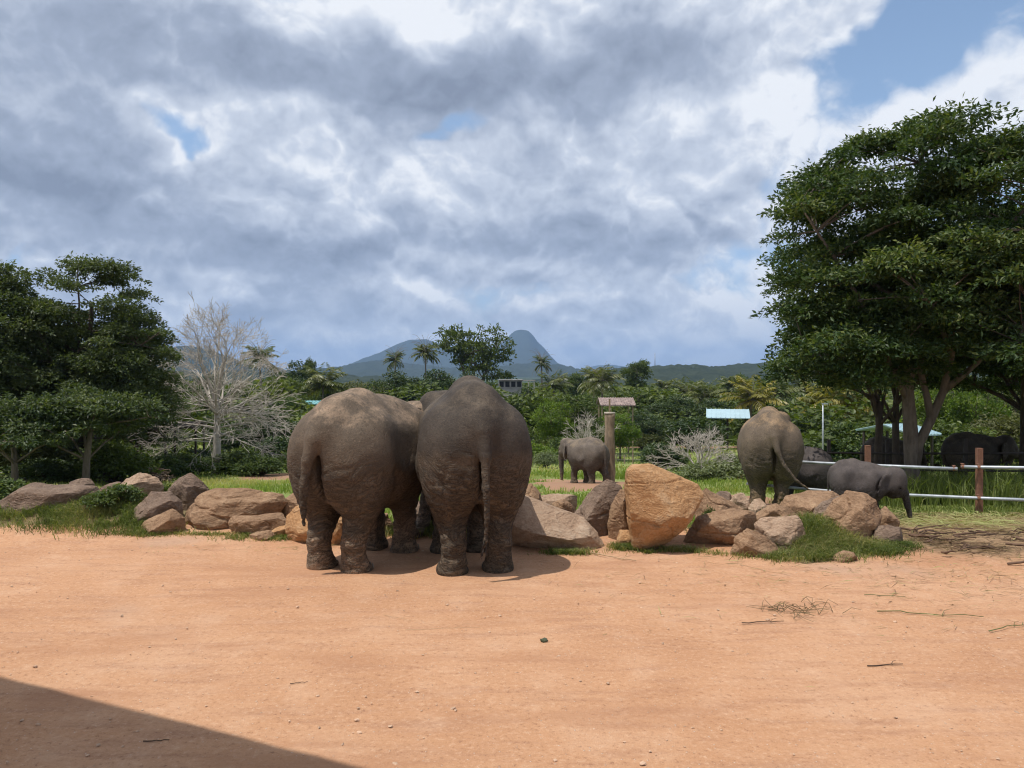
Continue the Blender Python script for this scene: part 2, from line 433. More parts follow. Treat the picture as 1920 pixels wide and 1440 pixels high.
class SDF:
    def __init__(self, lo, hi, h):
        self.h = h; self.org = np.array(lo, float)
        n = np.ceil((np.array(hi) - lo) / h).astype(int) + 1
        ax = [np.float32(lo[i] + h * np.arange(n[i])) for i in range(3)]
        self.x, self.y, self.z = np.meshgrid(*ax, indexing='ij', sparse=True)
        self.F = np.full(tuple(n), 10.0, np.float32)
    @classmethod
    def at_points(cls, P):
        S = cls.__new__(cls); P = np.asarray(P, np.float32); S.x, S.y, S.z = P[:, 0], P[:, 1], P[:, 2]; S.F = np.full(len(P), 10.0, np.float32); return S
    def _ell(self, c, r, rot=None):
        x, y, z = self.x - c[0], self.y - c[1], self.z - c[2]
        if rot is not None:
            x, y, z = (rot[0][0] * x + rot[1][0] * y + rot[2][0] * z, rot[0][1] * x + rot[1][1] * y + rot[2][1] * z, rot[0][2] * x + rot[1][2] * y + rot[2][2] * z)
        k0 = np.sqrt((x / r[0]) ** 2 + (y / r[1]) ** 2 + (z / r[2]) ** 2)
        k1 = np.sqrt((x / r[0] ** 2) ** 2 + (y / r[1] ** 2) ** 2 + (z / r[2] ** 2) ** 2)
        return k0 * (k0 - 1) / np.maximum(k1, 1e-4)
    def _cone(self, a, b_, ra, rb):
        a = np.asarray(a, float); b_ = np.asarray(b_, float); d = b_ - a; L = float(d @ d) + 1e-9
        x, y, z = self.x - a[0], self.y - a[1], self.z - a[2]
        t = np.clip((x * d[0] + y * d[1] + z * d[2]) / L, 0, 1)
        return np.sqrt((x - t * d[0]) ** 2 + (y - t * d[1]) ** 2 + (z - t * d[2]) ** 2) - (ra + (rb - ra) * t)
    def ell(self, c, r, k=0.1, rot=None): self.F = smin(self.F, self._ell(c, r, rot), k)
    def chain(self, pts, k=0.1, inner=0.06):
        """pts: (x, y, z, radius) joints of one limb, blended to itself, then to the body"""
        d = None
        for p, q in zip(pts[:-1], pts[1:]):
            e = self._cone(p[:3], q[:3], p[3], q[3]); d = e if d is None else smin(d, e, inner)
        self.F = smin(self.F, d, k)
    def cut(self, c, r, k=0.1, rot=None): self.F = -smin(-self.F, self._ell(c, r, rot), k)

def rotm(rx=0, ry=0, rz=0):
    from mathutils import Euler
    return np.array(Euler((rx, ry, rz), 'XYZ').to_matrix())

def elephant_mesh(name, mat, h=0.024, fat=1.0, feet=None, head=(0.0, 0.0), trunk=None, tail=None, ears=34.0, peak=0.0, young=0.0):
    """local frame: x forward, y left, z up, ground at 0, back about 2.3 high.
    feet: dict of (x, y) per foot; head: (yaw, drop); trunk / tail: lists of joints"""
    f = {'hl': (-0.60, 0.27), 'hr': (-0.60, -0.27), 'fl': (0.58, 0.29), 'fr': (0.58, -0.29)}
    f.update(feet or {})
    lo, hi = (-1.5, -1.15, -0.06), (2.55, 1.15, 2.62)
    def sculpt(S):
        nonlocal trunk, tail
        W = fat
        # trunk of the body
        S.ell((-0.02, 0, 1.38), (1.02, 0.69 * W, 0.74), 0.1)
        S.ell((-0.52, 0, 1.44), (0.60, 0.645 * W, 0.72), 0.22)
        S.ell((0.52, 0, 1.38), (0.58, 0.54, 0.62), 0.25)
        S.chain([(-0.98, 0, 1.82, 0.10), (-0.62, 0, 2.06 + peak, 0.115), (-0.15, 0, 2.15 + peak, 0.12), (0.4, 0, 1.98, 0.13), (0.9, 0, 1.80, 0.16)], 0.40, 0.2)
        for s in (1, -1):
            S.ell((-0.44, s * 0.40, 1.83), (0.20, 0.13, 0.12), 0.20)          # hip bone
            S.cut((-0.05, s * 0.80 * W, 1.62), (0.34, 0.17, 0.26), 0.22)     # hollow of the flank in front of it
            S.cut((-0.26, s * 0.70 * W, 0.98), (0.07, 0.12, 0.34), 0.10, rotm(0, R(-28), 0))   # fold from belly to thigh
        # hip points and upper thighs
        for s, key in ((1, 'hl'), (-1, 'hr')):
            fx, fy = f[key]
            S.ell((-0.64, s * 0.36, 1.50), (0.38, 0.25, 0.42), 0.22)
            S.ell((-0.60 + 0.25 * (fx + 0.60), s * 0.335 + 0.3 * (fy - s * 0.27), 1.10), (0.36, 0.262, 0.50), 0.18)
            S.chain([(-0.54 + 0.4 * (fx + 0.6), s * 0.30 + 0.5 * (fy - s * 0.27), 0.92, 0.225), (fx + 0.04, fy, 0.60, 0.175), (fx - 0.06, fy, 0.36, 0.150), (fx - 0.04, fy, 0.17, 0.152), (fx, fy, 0.055, 0.172)], 0.12)
            S.ell((fx + 0.03, fy, 0.045), (0.205, 0.192, 0.085), 0.09)
            S.ell((fx - 0.10, fy, 0.47), (0.10, 0.10, 0.13), 0.12)
        for s, key in ((1, 'fl'), (-1, 'fr')):
            fx, fy = f[key]
            S.ell((0.58, s * 0.33, 1.35), (0.34, 0.22, 0.50), 0.22)
            S.chain([(0.56, s * 0.31, 1.10, 0.24), (0.54 + 0.5 * (fx - 0.58), s * 0.30 + 0.5 * (fy - s * 0.29), 0.78, 0.195), (fx + 0.02, fy, 0.44, 0.155), (fx, fy, 0.20, 0.150), (fx, fy, 0.06, 0.180)], 0.14)
            S.ell((fx + 0.02, fy, 0.05), (0.200, 0.195, 0.09), 0.08)
        # crease between the hind legs, up to the tail
        S.cut((-1.12, 0, 1.20), (0.22, 0.035, 0.52), 0.10)
        S.cut((-0.66, 0, 0.42), (0.62, 0.085, 0.46), 0.08)
        S.cut((0.58, 0, 0.36), (0.40, 0.09, 0.40), 0.08)
        # neck and head, turned and lowered together
        yaw, drop = head
        pv = np.array([0.85, 0, 1.72]); LOW = np.array([0, 0, -0.10])
        M = rotm(0, drop, 0); M = rotm(0, 0, yaw) @ M
        T = lambda p: pv + LOW + M @ (np.array(p, float) - pv)
        def E(c, r, k, rot=None):
            S.ell(T(c), r, k, M if rot is None else M @ rot)
        hs = 1.0 + 0.26 * young
        S.chain([(0.75, 0, 1.62, 0.45), (*T((1.22, 0, 1.82)), 0.38)], 0.3)
        E((1.42, 0, 1.88), (0.36 * hs, 0.33 * hs, 0.44 * hs), 0.2)
        for s in (1, -1):
            E((1.36, s * 0.14, 2.16), (0.25 * hs, 0.18 * hs, 0.18 * hs), 0.14)
            E((1.52, s * 0.20, 1.66), (0.24, 0.13, 0.20), 0.14)          # cheek
            E((1.64, s * 0.22, 1.86), (0.10, 0.07, 0.07), 0.08)          # brow
        E((1.50, 0, 1.48), (0.22, 0.16, 0.22), 0.14)                     # jaw
        E((1.66, 0, 1.76), (0.22, 0.20, 0.30), 0.16)                     # root of the trunk
        if trunk is None:
            trunk = [(1.74, 0, 1.62, 0.185), (1.86, 0, 1.35, 0.155), (1.92, 0, 1.0, 0.125), (1.94, 0, 0.62, 0.100), (1.98, 0, 0.30, 0.078), (2.06, 0, 0.12, 0.064)]
        tp = []
        for i, p in enumerate(trunk):
            q = T(p[:3]) if len(p) == 4 else np.array(p[:3])             # five values: the joint is given as it stands, not carried by the head
            tp.append((*q, p[3]))
        S.chain(tp, 0.12, 0.05)
        if ears:
            for s in (1, -1):
                rot = rotm(R(10) * s, R(16), R(-ears) * s); es = 1.0 + 0.12 * young
                E((1.14, s * 0.50, 1.74), (0.29 * es, 0.036, 0.37 * es), 0.04, rot)
                E((1.10, s * 0.52, 1.46), (0.16 * es, 0.034, 0.27 * es), 0.05, rot)
                S.cut(T((1.16, s * 0.56, 1.70)), (0.20, 0.040, 0.27), 0.03, M @ rot)
                S.cut(T((0.98, s * 0.50, 1.62)), (0.16, 0.045, 0.30), 0.05, M @ rot)                     # shadow gap behind the ear
                S.cut(T((1.66, s * 0.30, 1.78)), (0.07, 0.035, 0.045), 0.05, M)                         # eye socket
        if tail is None:
            tail = [(-1.00, 0, 1.90, 0.12), (-1.12, 0, 1.70, 0.085), (-1.17, 0, 1.40, 0.062), (-1.17, 0, 1.05, 0.048), (-1.16, 0, 0.75, 0.036), (-1.17, 0, 0.52, 0.036)]
        S.chain(tail, 0.05, 0.03)
        S.F = np.maximum(S.F, -S.z)
    # rough pass on a coarse grid, then exact values only near the skin
    k = 3; Sc = SDF(lo, hi, h * k); sculpt(Sc)
    n = [(m - 1) * k + 1 for m in Sc.F.shape]
    Fv = np.repeat(np.repeat(np.repeat(Sc.F, k, 0), k, 1), k, 2)[1:n[0] + 1, 1:n[1] + 1, 1:n[2] + 1]
    near = np.argwhere(np.abs(Fv) < 9 * h); Sp = SDF.at_points(np.array(lo) + near * h); sculpt(Sp)
    Fv = Fv.copy(); Fv[tuple(near.T)] = Sp.F
    V, Q = surface_nets(Fv, np.array(lo, float), h)
    V = relax(V, Q, 2)
    # loose skin: shallow folds, strongest on the legs and flanks
    e1, e2 = V[Q[:, 2]] - V[Q[:, 0]], V[Q[:, 3]] - V[Q[:, 1]]
    fn = np.cross(e1, e2); N = np.zeros_like(V)
    for k in range(4): np.add.at(N, Q[:, k], fn)
    N /= np.linalg.norm(N, axis=1)[:, None] + 1e-9
    low = smooth01(1.25 - V[:, 2], 0, 0.7)
    Wv = V + 0.10 * np.stack([fbm(V * 2.3, 2, 31), fbm(V * 2.3, 2, 37), fbm(V * 2.3, 2, 41)], -1)
    rings = 1 - np.minimum(1, np.abs(vnoise(Wv * np.array([3.0, 3.0, 15.0]), 5)) * 4.5)                 # thin creases round the legs
    hang = 1 - np.minimum(1, np.abs(vnoise((Wv + np.stack([0 * V[:, 0], 0 * V[:, 0], -0.75 * V[:, 0]], -1)) * np.array([4.0, 4.0, 12.0]), 15)) * 4.5)
    flank = smooth01(1.62 - V[:, 2], 0, 0.45) * (1 - 0.6 * low)
    fold = 0.8 * fbm(V * 3.0, 3, 9) - 1.5 * rings * low - 1.1 * hang * flank
    V = V + N * (0.0125 * fold * smooth01(V[:, 2], 0.0, 0.10))[:, None]
    return mk(name, V, Q, mat)

def skin(name, base, dusty, dust, rough=0.78, tide=None):
    m, g, b = material(name)
    t = g.n.new('ShaderNodeTexCoord').outputs['Object']
    z = g.sep(t)[2]
    mot = g.noise(t, 2.2, 6, 0.62); spots = g.noise(t, 9, 5, 0.65); fine = g.noise(t, 38, 4, 0.6)
    c = g.ramp(mot, [(0.28, tuple(x * 0.58 for x in base)), (0.52, base), (0.75, tuple(x * 1.38 for x in base))])
    nz = g.sep(g.n.new('ShaderNodeNewGeometry').outputs['Normal'])[2]
    du = g.math('ADD', g.math('MULTIPLY', g.remap(nz, 0.2, 0.95), 0.42), g.math('MULTIPLY', g.math('SUBTRACT', g.noise(t, 3.4, 9, 0.76), 0.5), 2.0))
    du = g.math('ADD', du, g.remap(z, 0.75, 0.05, 0, 0.95))
    c = g.mix(g.math('MULTIPLY', g.remap(du, 0.12, 0.75), dust), c, dusty)
    if tide:      # dried mud below a ragged line, cleaner darker hide above
        ln = g.math('ADD', z, g.math('MULTIPLY', g.math('SUBTRACT', g.noise(t, 5, 5, 0.65), 0.5), 0.35))
        c = g.mix(g.remap(ln, tide[0] + 0.12, tide[0] - 0.08, 0, 0.65), c, tide[1])
    c = g.mix(g.math('MULTIPLY', g.remap(z, 0.72, 0.25), g.remap(g.noise(t, 6, 5, 0.7), 0.30, 0.62, 0.25, 0.8)), c, tuple(0.75 * x for x in dusty))     # patchy paler tan towards the shins and feet
    c = g.mix(g.remap(spots, 0.54, 0.70, 0, 0.45), c, tuple(x * 0.5 for x in base))
    c = g.mix(g.remap(fine, 0.52, 0.66, 0, 0.55), c, tuple(x * 0.45 for x in base))
    c = g.mix(g.math('MULTIPLY', g.remap(g.noise(g.scale(t, (1, 1, 1.8)), 62, 4, 0.65), 0.54, 0.68), 0.28), c, dusty)
    # wrinkles: level rings on the legs, slanting folds on the flanks, fine crackle everywhere
    leg = g.remap(z, 1.35, 0.65)
    wob = g.vec('ADD', t, g.vec('SCALE', g.noise(t, 3.0, 3, 0.5, color=True), scale=0.34))
    rings = g.noise(g.scale(wob, (3.2, 3.2, 19)), 1.0, 4, 0.6)
    rid = g.math('ABSOLUTE', g.math('SUBTRACT', rings, 0.5))
    slant = g.noise(g.scale(g.vec('ADD', wob, g.xyz(0, 0, g.math('MULTIPLY', g.sep(wob)[0], -0.7))), (5, 5, 17)), 1.0, 4, 0.65)
    rid2 = g.math('ABSOLUTE', g.math('SUBTRACT', slant, 0.5))
    crack = g.voronoi(g.scale(wob, (1, 1, 1.7)), 24, 'DISTANCE_TO_EDGE')
    flank = g.math('ADD', 0.10, g.math('MULTIPLY', g.remap(z, 1.60, 1.15), 0.90))
    crease = g.math('ADD', g.math('MULTIPLY', g.remap(rid, 0.0, 0.09), g.math('ADD', g.math('MULTIPLY', leg, 1.0), 0.05)), g.math('MULTIPLY', g.remap(rid2, 0.0, 0.10), g.math('MULTIPLY', flank, 0.6)))
    crease = g.math('ADD', crease, g.math('MULTIPLY', g.remap(crack, 0.0, 0.16), g.math('MULTIPLY', flank, 0.22)))
    hgt = g.math('ADD', crease, g.math('MULTIPLY', fine, 0.18))
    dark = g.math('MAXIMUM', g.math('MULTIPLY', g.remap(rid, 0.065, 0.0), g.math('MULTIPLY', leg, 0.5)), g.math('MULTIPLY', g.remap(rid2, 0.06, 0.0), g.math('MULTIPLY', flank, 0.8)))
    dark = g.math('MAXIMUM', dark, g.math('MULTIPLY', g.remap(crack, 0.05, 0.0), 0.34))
    c = g.mix(dark, c, tuple(x * 0.42 for x in base))  # crease shade put into the colour along the wrinkle lines
    g.put(b.inputs['Base Color'], c); b.inputs['Roughness'].default_value = rough; b.inputs['Specular IOR Level'].default_value = 0.25
    g.put(b.inputs['Normal'], g.bump(hgt, 0.8, 0.024))
    return m
sk_brown = skin('elephant_skin_brown', (0.116, 0.088, 0.062), (0.345, 0.240, 0.158), 0.95)
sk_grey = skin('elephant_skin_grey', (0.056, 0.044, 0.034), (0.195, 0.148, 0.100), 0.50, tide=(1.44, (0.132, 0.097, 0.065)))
sk_tan = skin('elephant_skin_dusty', (0.135, 0.102, 0.072), (0.340, 0.225, 0.125), 1.0)
sk_baby = skin('elephant_skin_calf', (0.082, 0.068, 0.062), (0.135, 0.105, 0.086), 0.45)
sk_far = skin('elephant_skin_far', (0.135, 0.108, 0.088), (0.26, 0.195, 0.125), 0.8)
m_hair = plain('tail_hair', (0.035, 0.028, 0.024), 0.7)
m_eye = plain('dark_eye', (0.010, 0.008, 0.007), 0.15)
m_nail = plain('toenail', (0.26, 0.21, 0.165), 0.6, scale=20)

def tail_tuft(root, tip, direction, length=0.28, n=46):
    G = Geo(); direction = np.array(direction, float); direction /= np.linalg.norm(direction)
    for i in range(n):
        sp = rng.normal(0, 0.22, 3); d = direction + sp; d /= np.linalg.norm(d)
        st = np.array(tip) - direction * rng.uniform(0.0, 0.12); L = length * rng.uniform(0.5, 1.0)
        p = np.stack([st, st + d * L * 0.5 + [0, 0, -0.01], st + d * L + [0, 0, -0.05 * L]])
        G.tube(p, [0.006, 0.005, 0.002], 3)
    obj('tail_tuft', G.mesh('tail_tuft', m_hair), root)
def nails(root, feet):
    me = None
    for (fx, fy) in feet:
        for a in (-50, -18, 18, 50):
            if me is None:
                u = np.linspace(0, 2 * math.pi, 9)[:-1]; G = Geo()
                ring = np.stack([0.012 * np.ones(8), 0.036 * np.cos(u), 0.045 * np.sin(u)], -1)
                G.add(np.concatenate([ring * [0, 1, 1], ring * [1, 0.75, 0.75], [[0.016, 0, 0]]]), [[i, (i + 1) % 8, 8 + (i + 1) % 8, 8 + i] for i in range(8)], [[8 + i, 8 + (i + 1) % 8, 16] for i in range(8)])
                me = G.mesh('toenail', m_nail)
            ca, sa = math.cos(R(a)), math.sin(R(a))
            obj('toenail', me, root, (fx + 0.03 + 0.205 * ca, fy + 0.190 * sa, 0.055), (0, R(-14), R(a)))
def eye(root, p, r=0.028):
    G = Geo(); u, v = np.meshgrid(np.linspace(0, 2 * math.pi, 11)[:-1], np.linspace(-1.5, 1.5, 7))
    V = np.stack([np.cos(u) * np.cos(v), np.sin(u) * np.cos(v), np.sin(v)], -1).reshape(-1, 3) * r
    q = [[i * 10 + j, i * 10 + (j + 1) % 10, (i + 1) * 10 + (j + 1) % 10, (i + 1) * 10 + j] for i in range(6) for j in range(10)]
    G.add(V, q); obj('eye', G.mesh('eye', m_eye), root, p)
def place_elephant(me, x, y, heading, scale, label, group='elephants of the herd'):
    root = empty('elephant', (x, y, float(gz(x, y)) - 0.015), R(90 - heading), scale)
    tag(root, label, 'elephant', group)
    obj('body', me, root)
    return root

# the pair at the rocks, seen from behind
t1 = [(-0.98, 0.0, 1.92, 0.12), (-1.12, 0.03, 1.72, 0.105), (-1.19, 0.08, 1.45, 0.075), (-1.20, 0.13, 1.15, 0.058), (-1.18, 0.15, 0.88, 0.044), (-1.16, 0.15, 0.66, 0.032)]
trunk_in = [(1.74, 0, 1.62, 0.185), (1.88, 0, 1.32, 0.160), (1.93, 0, 0.95, 0.130), (1.88, 0, 0.58, 0.105), (1.74, 0, 0.40, 0.085), (1.58, 0, 0.42, 0.070)]
f1 = {'hl': (-0.66, 0.25), 'hr': (-0.66, -0.27), 'fl': (0.55, 0.20), 'fr': (0.54, -0.27)}
e1 = place_elephant(elephant_mesh('brown_elephant', sk_brown, 0.021, 1.06, f1, (R(-4), R(16)), trunk_in, t1, peak=-0.02), -1.90, 10.08, 22, 0.955, 'brown elephant with tail hanging at left, left of the pair seen from behind')
nails(e1, [f1['hr'], f1['fr']])
t2 = [(-0.98, 0.0, 1.94, 0.11), (-1.11, 0.0, 1.74, 0.088), (-1.19, -0.01, 1.45, 0.066), (-1.22, -0.01, 1.10, 0.050), (-1.21, -0.02, 0.75, 0.038), (-1.20, -0.01, 0.50, 0.034), (-1.20, 0.01, 0.42, 0.026)]
f2 = {'hl': (-0.62, 0.28), 'hr': (-0.64, -0.27), 'fl': (0.52, 0.22), 'fr': (0.50, -0.20)}
e2 = place_elephant(elephant_mesh('grey_elephant', sk_grey, 0.021, 1.0, f2, (R(14), R(10)), trunk_in, t2, peak=0.05), -0.58, 10.0, -13, 1.0, 'dark grey elephant with long straight tail, right of the pair seen from behind')
tail_tuft(e2, (-1.20, 0.01, 0.42), (0, 0.1, -1), 0.16, 30); nails(e2, [f2['hl'], f2['hr']])
# the dusty one beyond the rocks, tail swung to the right
t4 = [(-0.98, 0.0, 1.94, 0.11), (-1.12, 0.0, 1.74, 0.085), (-1.20, -0.04, 1.44, 0.062), (-1.24, -0.18, 1.12, 0.046), (-1.27, -0.42, 0.82, 0.036), (-1.28, -0.70, 0.62, 0.030), (-1.28, -0.86, 0.54, 0.024)]
f4 = {'hl': (-0.60, 0.30), 'hr': (-0.72, -0.12), 'fl': (0.6, 0.18), 'fr': (0.5, -0.36)}
e4 = place_elephant(elephant_mesh('dusty_elephant', sk_tan, 0.026, 0.98, f4, (R(-40), R(6)), None, t4, ears=6.0, peak=0.04), 5.78, 17.45, 11, 0.97, 'tan dusty elephant behind the rocks swinging its tail to the right')
tail_tuft(e4, (-1.28, -0.86, 0.54), (0, -1, -0.45), 0.26)
# half-grown one beyond it, facing left
f5 = {'hl': (-0.66, 0.27), 'hr': (-0.55, -0.27)}
me5 = elephant_mesh('young_elephant', sk_baby, 0.034, 0.95, f5, (0, R(12)), young=0.5)
e5 = place_elephant(me5, 7.28, 19.4, -84, 0.62, 'half-grown elephant partly hidden behind the tan dusty elephant')
# calf with its head down
tr6 = [(1.74, 0, 1.62, 0.185), (1.90, 0, 1.30, 0.160), (1.98, 0, 0.95, 0.128), (1.98, 0, 0.60, 0.105), (2.02, 0, 0.24, 0.080), (2.06, 0, 0.02, 0.068)]
tr6 = [(1.72, 0, 1.60, 0.185), (1.80, 0.0, 1.15, 0.165, 1), (1.90, 0.0, 0.75, 0.130, 1), (1.99, 0.0, 0.40, 0.100, 1), (2.05, 0.0, 0.06, 0.080, 1)]
me6 = elephant_mesh('calf', sk_baby, 0.032, 0.92, {'fl': (0.72, 0.27), 'fr': (0.46, -0.27)}, (R(-6), R(22)), tr6, young=1.0)
e6 = place_elephant(me6, 6.16, 13.78, 113, 0.465, 'small grey elephant calf reaching its trunk down to the ground by the rail')
e6.scale = (0.415, 0.49, 0.48)
pv = np.array([0.85, 0, 1.72]); Mh = rotm(0, 0, R(-6)) @ rotm(0, R(22), 0)
for s in (1, -1): eye(e6, pv + [0, 0, -0.10] + Mh @ (np.array([1.70, s * 0.262, 1.80]) - pv), 0.034)
# far one standing by the pillar
f3 = {'hl': (-0.50, 0.27), 'hr': (-0.95, -0.25), 'fl': (0.62, 0.29), 'fr': (0.30, -0.29)}
me3 = elephant_mesh('far_elephant', sk_far, 0.034, 1.0, f3, (0, R(8)))
e3 = place_elephant(me3, 3.22, 33.0, -42, 0.86, 'distant grey elephant standing beside the rough concrete pillar')
# two in the shade behind the far rails
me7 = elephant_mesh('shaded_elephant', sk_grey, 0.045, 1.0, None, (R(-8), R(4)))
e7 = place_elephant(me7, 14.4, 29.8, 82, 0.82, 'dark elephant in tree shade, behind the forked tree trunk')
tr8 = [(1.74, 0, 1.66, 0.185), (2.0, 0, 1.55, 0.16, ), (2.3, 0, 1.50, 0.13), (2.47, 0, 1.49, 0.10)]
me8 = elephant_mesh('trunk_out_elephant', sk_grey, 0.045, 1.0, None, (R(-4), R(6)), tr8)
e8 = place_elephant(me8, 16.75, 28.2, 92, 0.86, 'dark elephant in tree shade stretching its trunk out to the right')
# ------------------------------------------------------------------ rocks
import bmesh
def icosphere(n):
    bm = bmesh.new(); bmesh.ops.create_icosphere(bm, subdivisions=n, radius=1.0)
    V = np.array([v.co[:] for v in bm.verts]); T = np.array([[v.index for v in f.verts] for f in bm.faces]); bm.free()
    return V / np.linalg.norm(V, axis=1)[:, None], T
ICO = {n: icosphere(n) for n in (2, 4, 5, 6)}
def hull_planes(P):
    bm = bmesh.new()
    for p in P: bm.verts.new(tuple(p))
    bm.verts.ensure_lookup_table(); bmesh.ops.convex_hull(bm, input=bm.verts[:])
    bm.normal_update()
    N = np.array([f.normal[:] for f in bm.faces if f.calc_area() > 1e-6]); C = np.array([f.verts[0].co[:] for f in bm.faces if f.calc_area() > 1e-6])
    bm.free(); return N, C
def rock_material(name, lo, mid, hi, dark=0.4, band=1.0):
    m, g, b = material(name)
    t = g.n.new('ShaderNodeTexCoord').outputs['Object']
    wob = g.vec('ADD', t, g.vec('SCALE', g.noise(t, 1.6, 4, 0.55, color=True), scale=0.55))
    n1 = g.noise(wob, 2.4, 8, 0.65); n3 = g.noise(t, 26, 6, 0.72)
    strata = g.noise(g.scale(wob, (3.0, 3.0, 13.0)), 1.0, 6, 0.62)
    f = g.math('ADD', g.math('MULTIPLY', n1, 0.55), g.math('MULTIPLY', strata, 0.45 * band))
    f = g.math('ADD', f, g.math('MULTIPLY', g.math('SUBTRACT', n3, 0.5), 0.5))
    c = g.ramp(f, [(0.28, lo), (0.50, mid), (0.72, hi)])
    st = g.noise(wob, 1.15, 8, 0.7)
    c = g.mix(g.remap(st, 0.53, 0.66, 0, dark), c, tuple(0.35 * x + 0.012 for x in lo))
    c = g.mix(g.remap(n3, 0.60, 0.75, 0, 0.5), c, tuple(0.45 * x for x in lo))
    c = g.mix(g.remap(g.noise(t, 55, 3, 0.6), 0.64, 0.75, 0, 0.5), c, tuple(min(0.7, x * 1.35) for x in hi))
    g.put(b.inputs['Base Color'], c); b.inputs['Roughness'].default_value = 0.92; b.inputs['Specular IOR Level'].default_value = 0.2
    hgt = g.math('ADD', g.math('ADD', g.math('MULTIPLY', n3, 0.5), g.math('MULTIPLY', strata, 1.0)), g.math('MULTIPLY', n1, 0.8))
    g.put(b.inputs['Normal'], g.bump(hgt, 1.0, 0.06))
    return m
RM = {'orange': rock_material('rock_orange', (0.240, 0.128, 0.062), (0.46, 0.258, 0.120), (0.58, 0.395, 0.235), 0.75, 1.0),
      'tan': rock_material('rock_tan', (0.150, 0.088, 0.052), (0.300, 0.185, 0.108), (0.46, 0.31, 0.19), 0.6),
      'grey': rock_material('rock_grey_brown', (0.105, 0.072, 0.054), (0.205, 0.142, 0.102), (0.35, 0.26, 0.185), 0.6),
      'pale': rock_material('rock_pale', (0.230, 0.145, 0.092), (0.40, 0.275, 0.185), (0.53, 0.41, 0.30), 0.3)}
def unit3(v): return v / np.linalg.norm(v)
def rock(label, mat, d, outline, thick=None, pts=None, sub=4, seed=0, rough=1.0, foot_scale=0.8):
    """outline: photo pixels of the silhouette at distance d; the block is as deep as `thick`"""
    rg = np.random.default_rng(seed + 100)
    O = np.array([at(px, py, d) for px, py in outline])
    c = O.mean(0)
    if pts is None:
        O[:, 0] = c[0] + (O[:, 0] - c[0]) * 1.07; O[:, 2] = O[:, 2].min() + (O[:, 2] - O[:, 2].min()) * 1.05; c = O.mean(0)
    wd = np.ptp(O[:, 0]); ht = np.ptp(O[:, 2])
    th = thick or 0.62 * max(wd * 0.75, ht)
    P = [O]
    if pts is None:
        n = len(O)
        for dep, lo_, hi_, step in ((-0.5, 0.30, 0.80, 3), (0.5, 0.45, 0.85, 3)):
            pick = (np.arange(0, n, step) + rg.integers(0, 3)) % n
            ring = c + (O[pick] - c) * rg.uniform(lo_, hi_, (len(pick), 1)) + rg.normal(0, 0.04, (len(pick), 3)) * max(wd, ht)
            ring[:, 1] = d + dep * th * rg.uniform(0.55, 1.1, len(pick)) - np.sign(dep) * 0.18 * th * (ring[:, 2] - c[2]) / (ht + 0.01)
            ring[:, 2] = np.minimum(ring[:, 2], O[:, 2].max()); P.append(ring)
    else:
        P.append(np.array([at(px, py, d + dd) for px, py, dd in pts]))
    P = np.concatenate(P)
    if foot_scale:
        foot = P[::2].copy(); foot[:, :2] = c[:2] + (foot[:, :2] - c[:2]) * foot_scale
        foot[:, 2] = gz(foot[:, 0], foot[:, 1]) - 0.08
        P = np.concatenate([P, foot])
    P[:, 2] = np.maximum(P[:, 2], gz(P[:, 0], P[:, 1]) - 0.10)
    ctr = P.mean(0); ctr[2] = 0.5 * (P[:, 2].min() + P[:, 2].max())
    N, C = hull_planes(P - ctr)
    hgt = np.maximum(np.einsum('ij,ij->i', N, C), 0.01)
    if pts is None:                                     # a few broken-off corners
        for _ in range(3):
            n_ = unit3(rg.normal(0, 1, 3) + np.array([0, -0.7, 0.25])); sup = ((P - ctr) @ n_).max()
            N = np.concatenate([N, n_[None]]); hgt = np.concatenate([hgt, [sup * rg.uniform(0.80, 0.95)]])
    V, T = ICO[sub]
    dims = np.ptp(P, axis=0); Dv = V * dims; Dv /= np.linalg.norm(Dv, axis=1)[:, None]
    q = np.maximum(Dv @ N.T / hgt[None], 1e-9); qm = q.max(1)
    p = 700.0
    r = 1.0 / (qm * ((q / qm[:, None]) ** p).sum(1) ** (1 / p))
    W = Dv * r[:, None]
    size = float(np.cbrt(np.prod(dims)))
    o = ctr + rg.uniform(-50, 50, 3)
    amp = 0.020 * size * rough
    lump = fbm((W + o) * (1.3 / size), 2, seed + 21)
    a = 0.5 * lump + fbm((W + o) * (4.2 / size), 5, seed, 0.6) + 0.8 * np.abs(fbm((W + o) * np.array([1.2, 1.2, 3.2]) * (2.2 / size), 4, seed + 9)) - 0.3
    chips = np.minimum(0, fbm((W + o) * (1.7 / size), 2, seed + 4) + 0.15) * 1.6
    Wq = W + o + 0.12 * size * np.stack([fbm((W + o) * (2.0 / size), 2, seed + 51), fbm((W + o) * (2.0 / size), 2, seed + 52), 0 * a], -1)
    crack = np.clip(1 - np.abs(vnoise(Wq * np.array([1.3, 1.3, 2.2]) * (1.1 / size), seed + 61)) * 16, 0, 1)
    W = W + Dv * (amp * (a + chips - 1.7 * crack))[:, None]
    base = np.array([ctr[0], ctr[1], ctr[2]])
    ob = obj('rock', mk('rock', W, T, RM[mat], False), None, base)
    tag(ob, label, 'rock', 'rocks piled along the edge of the yard')
    return ob
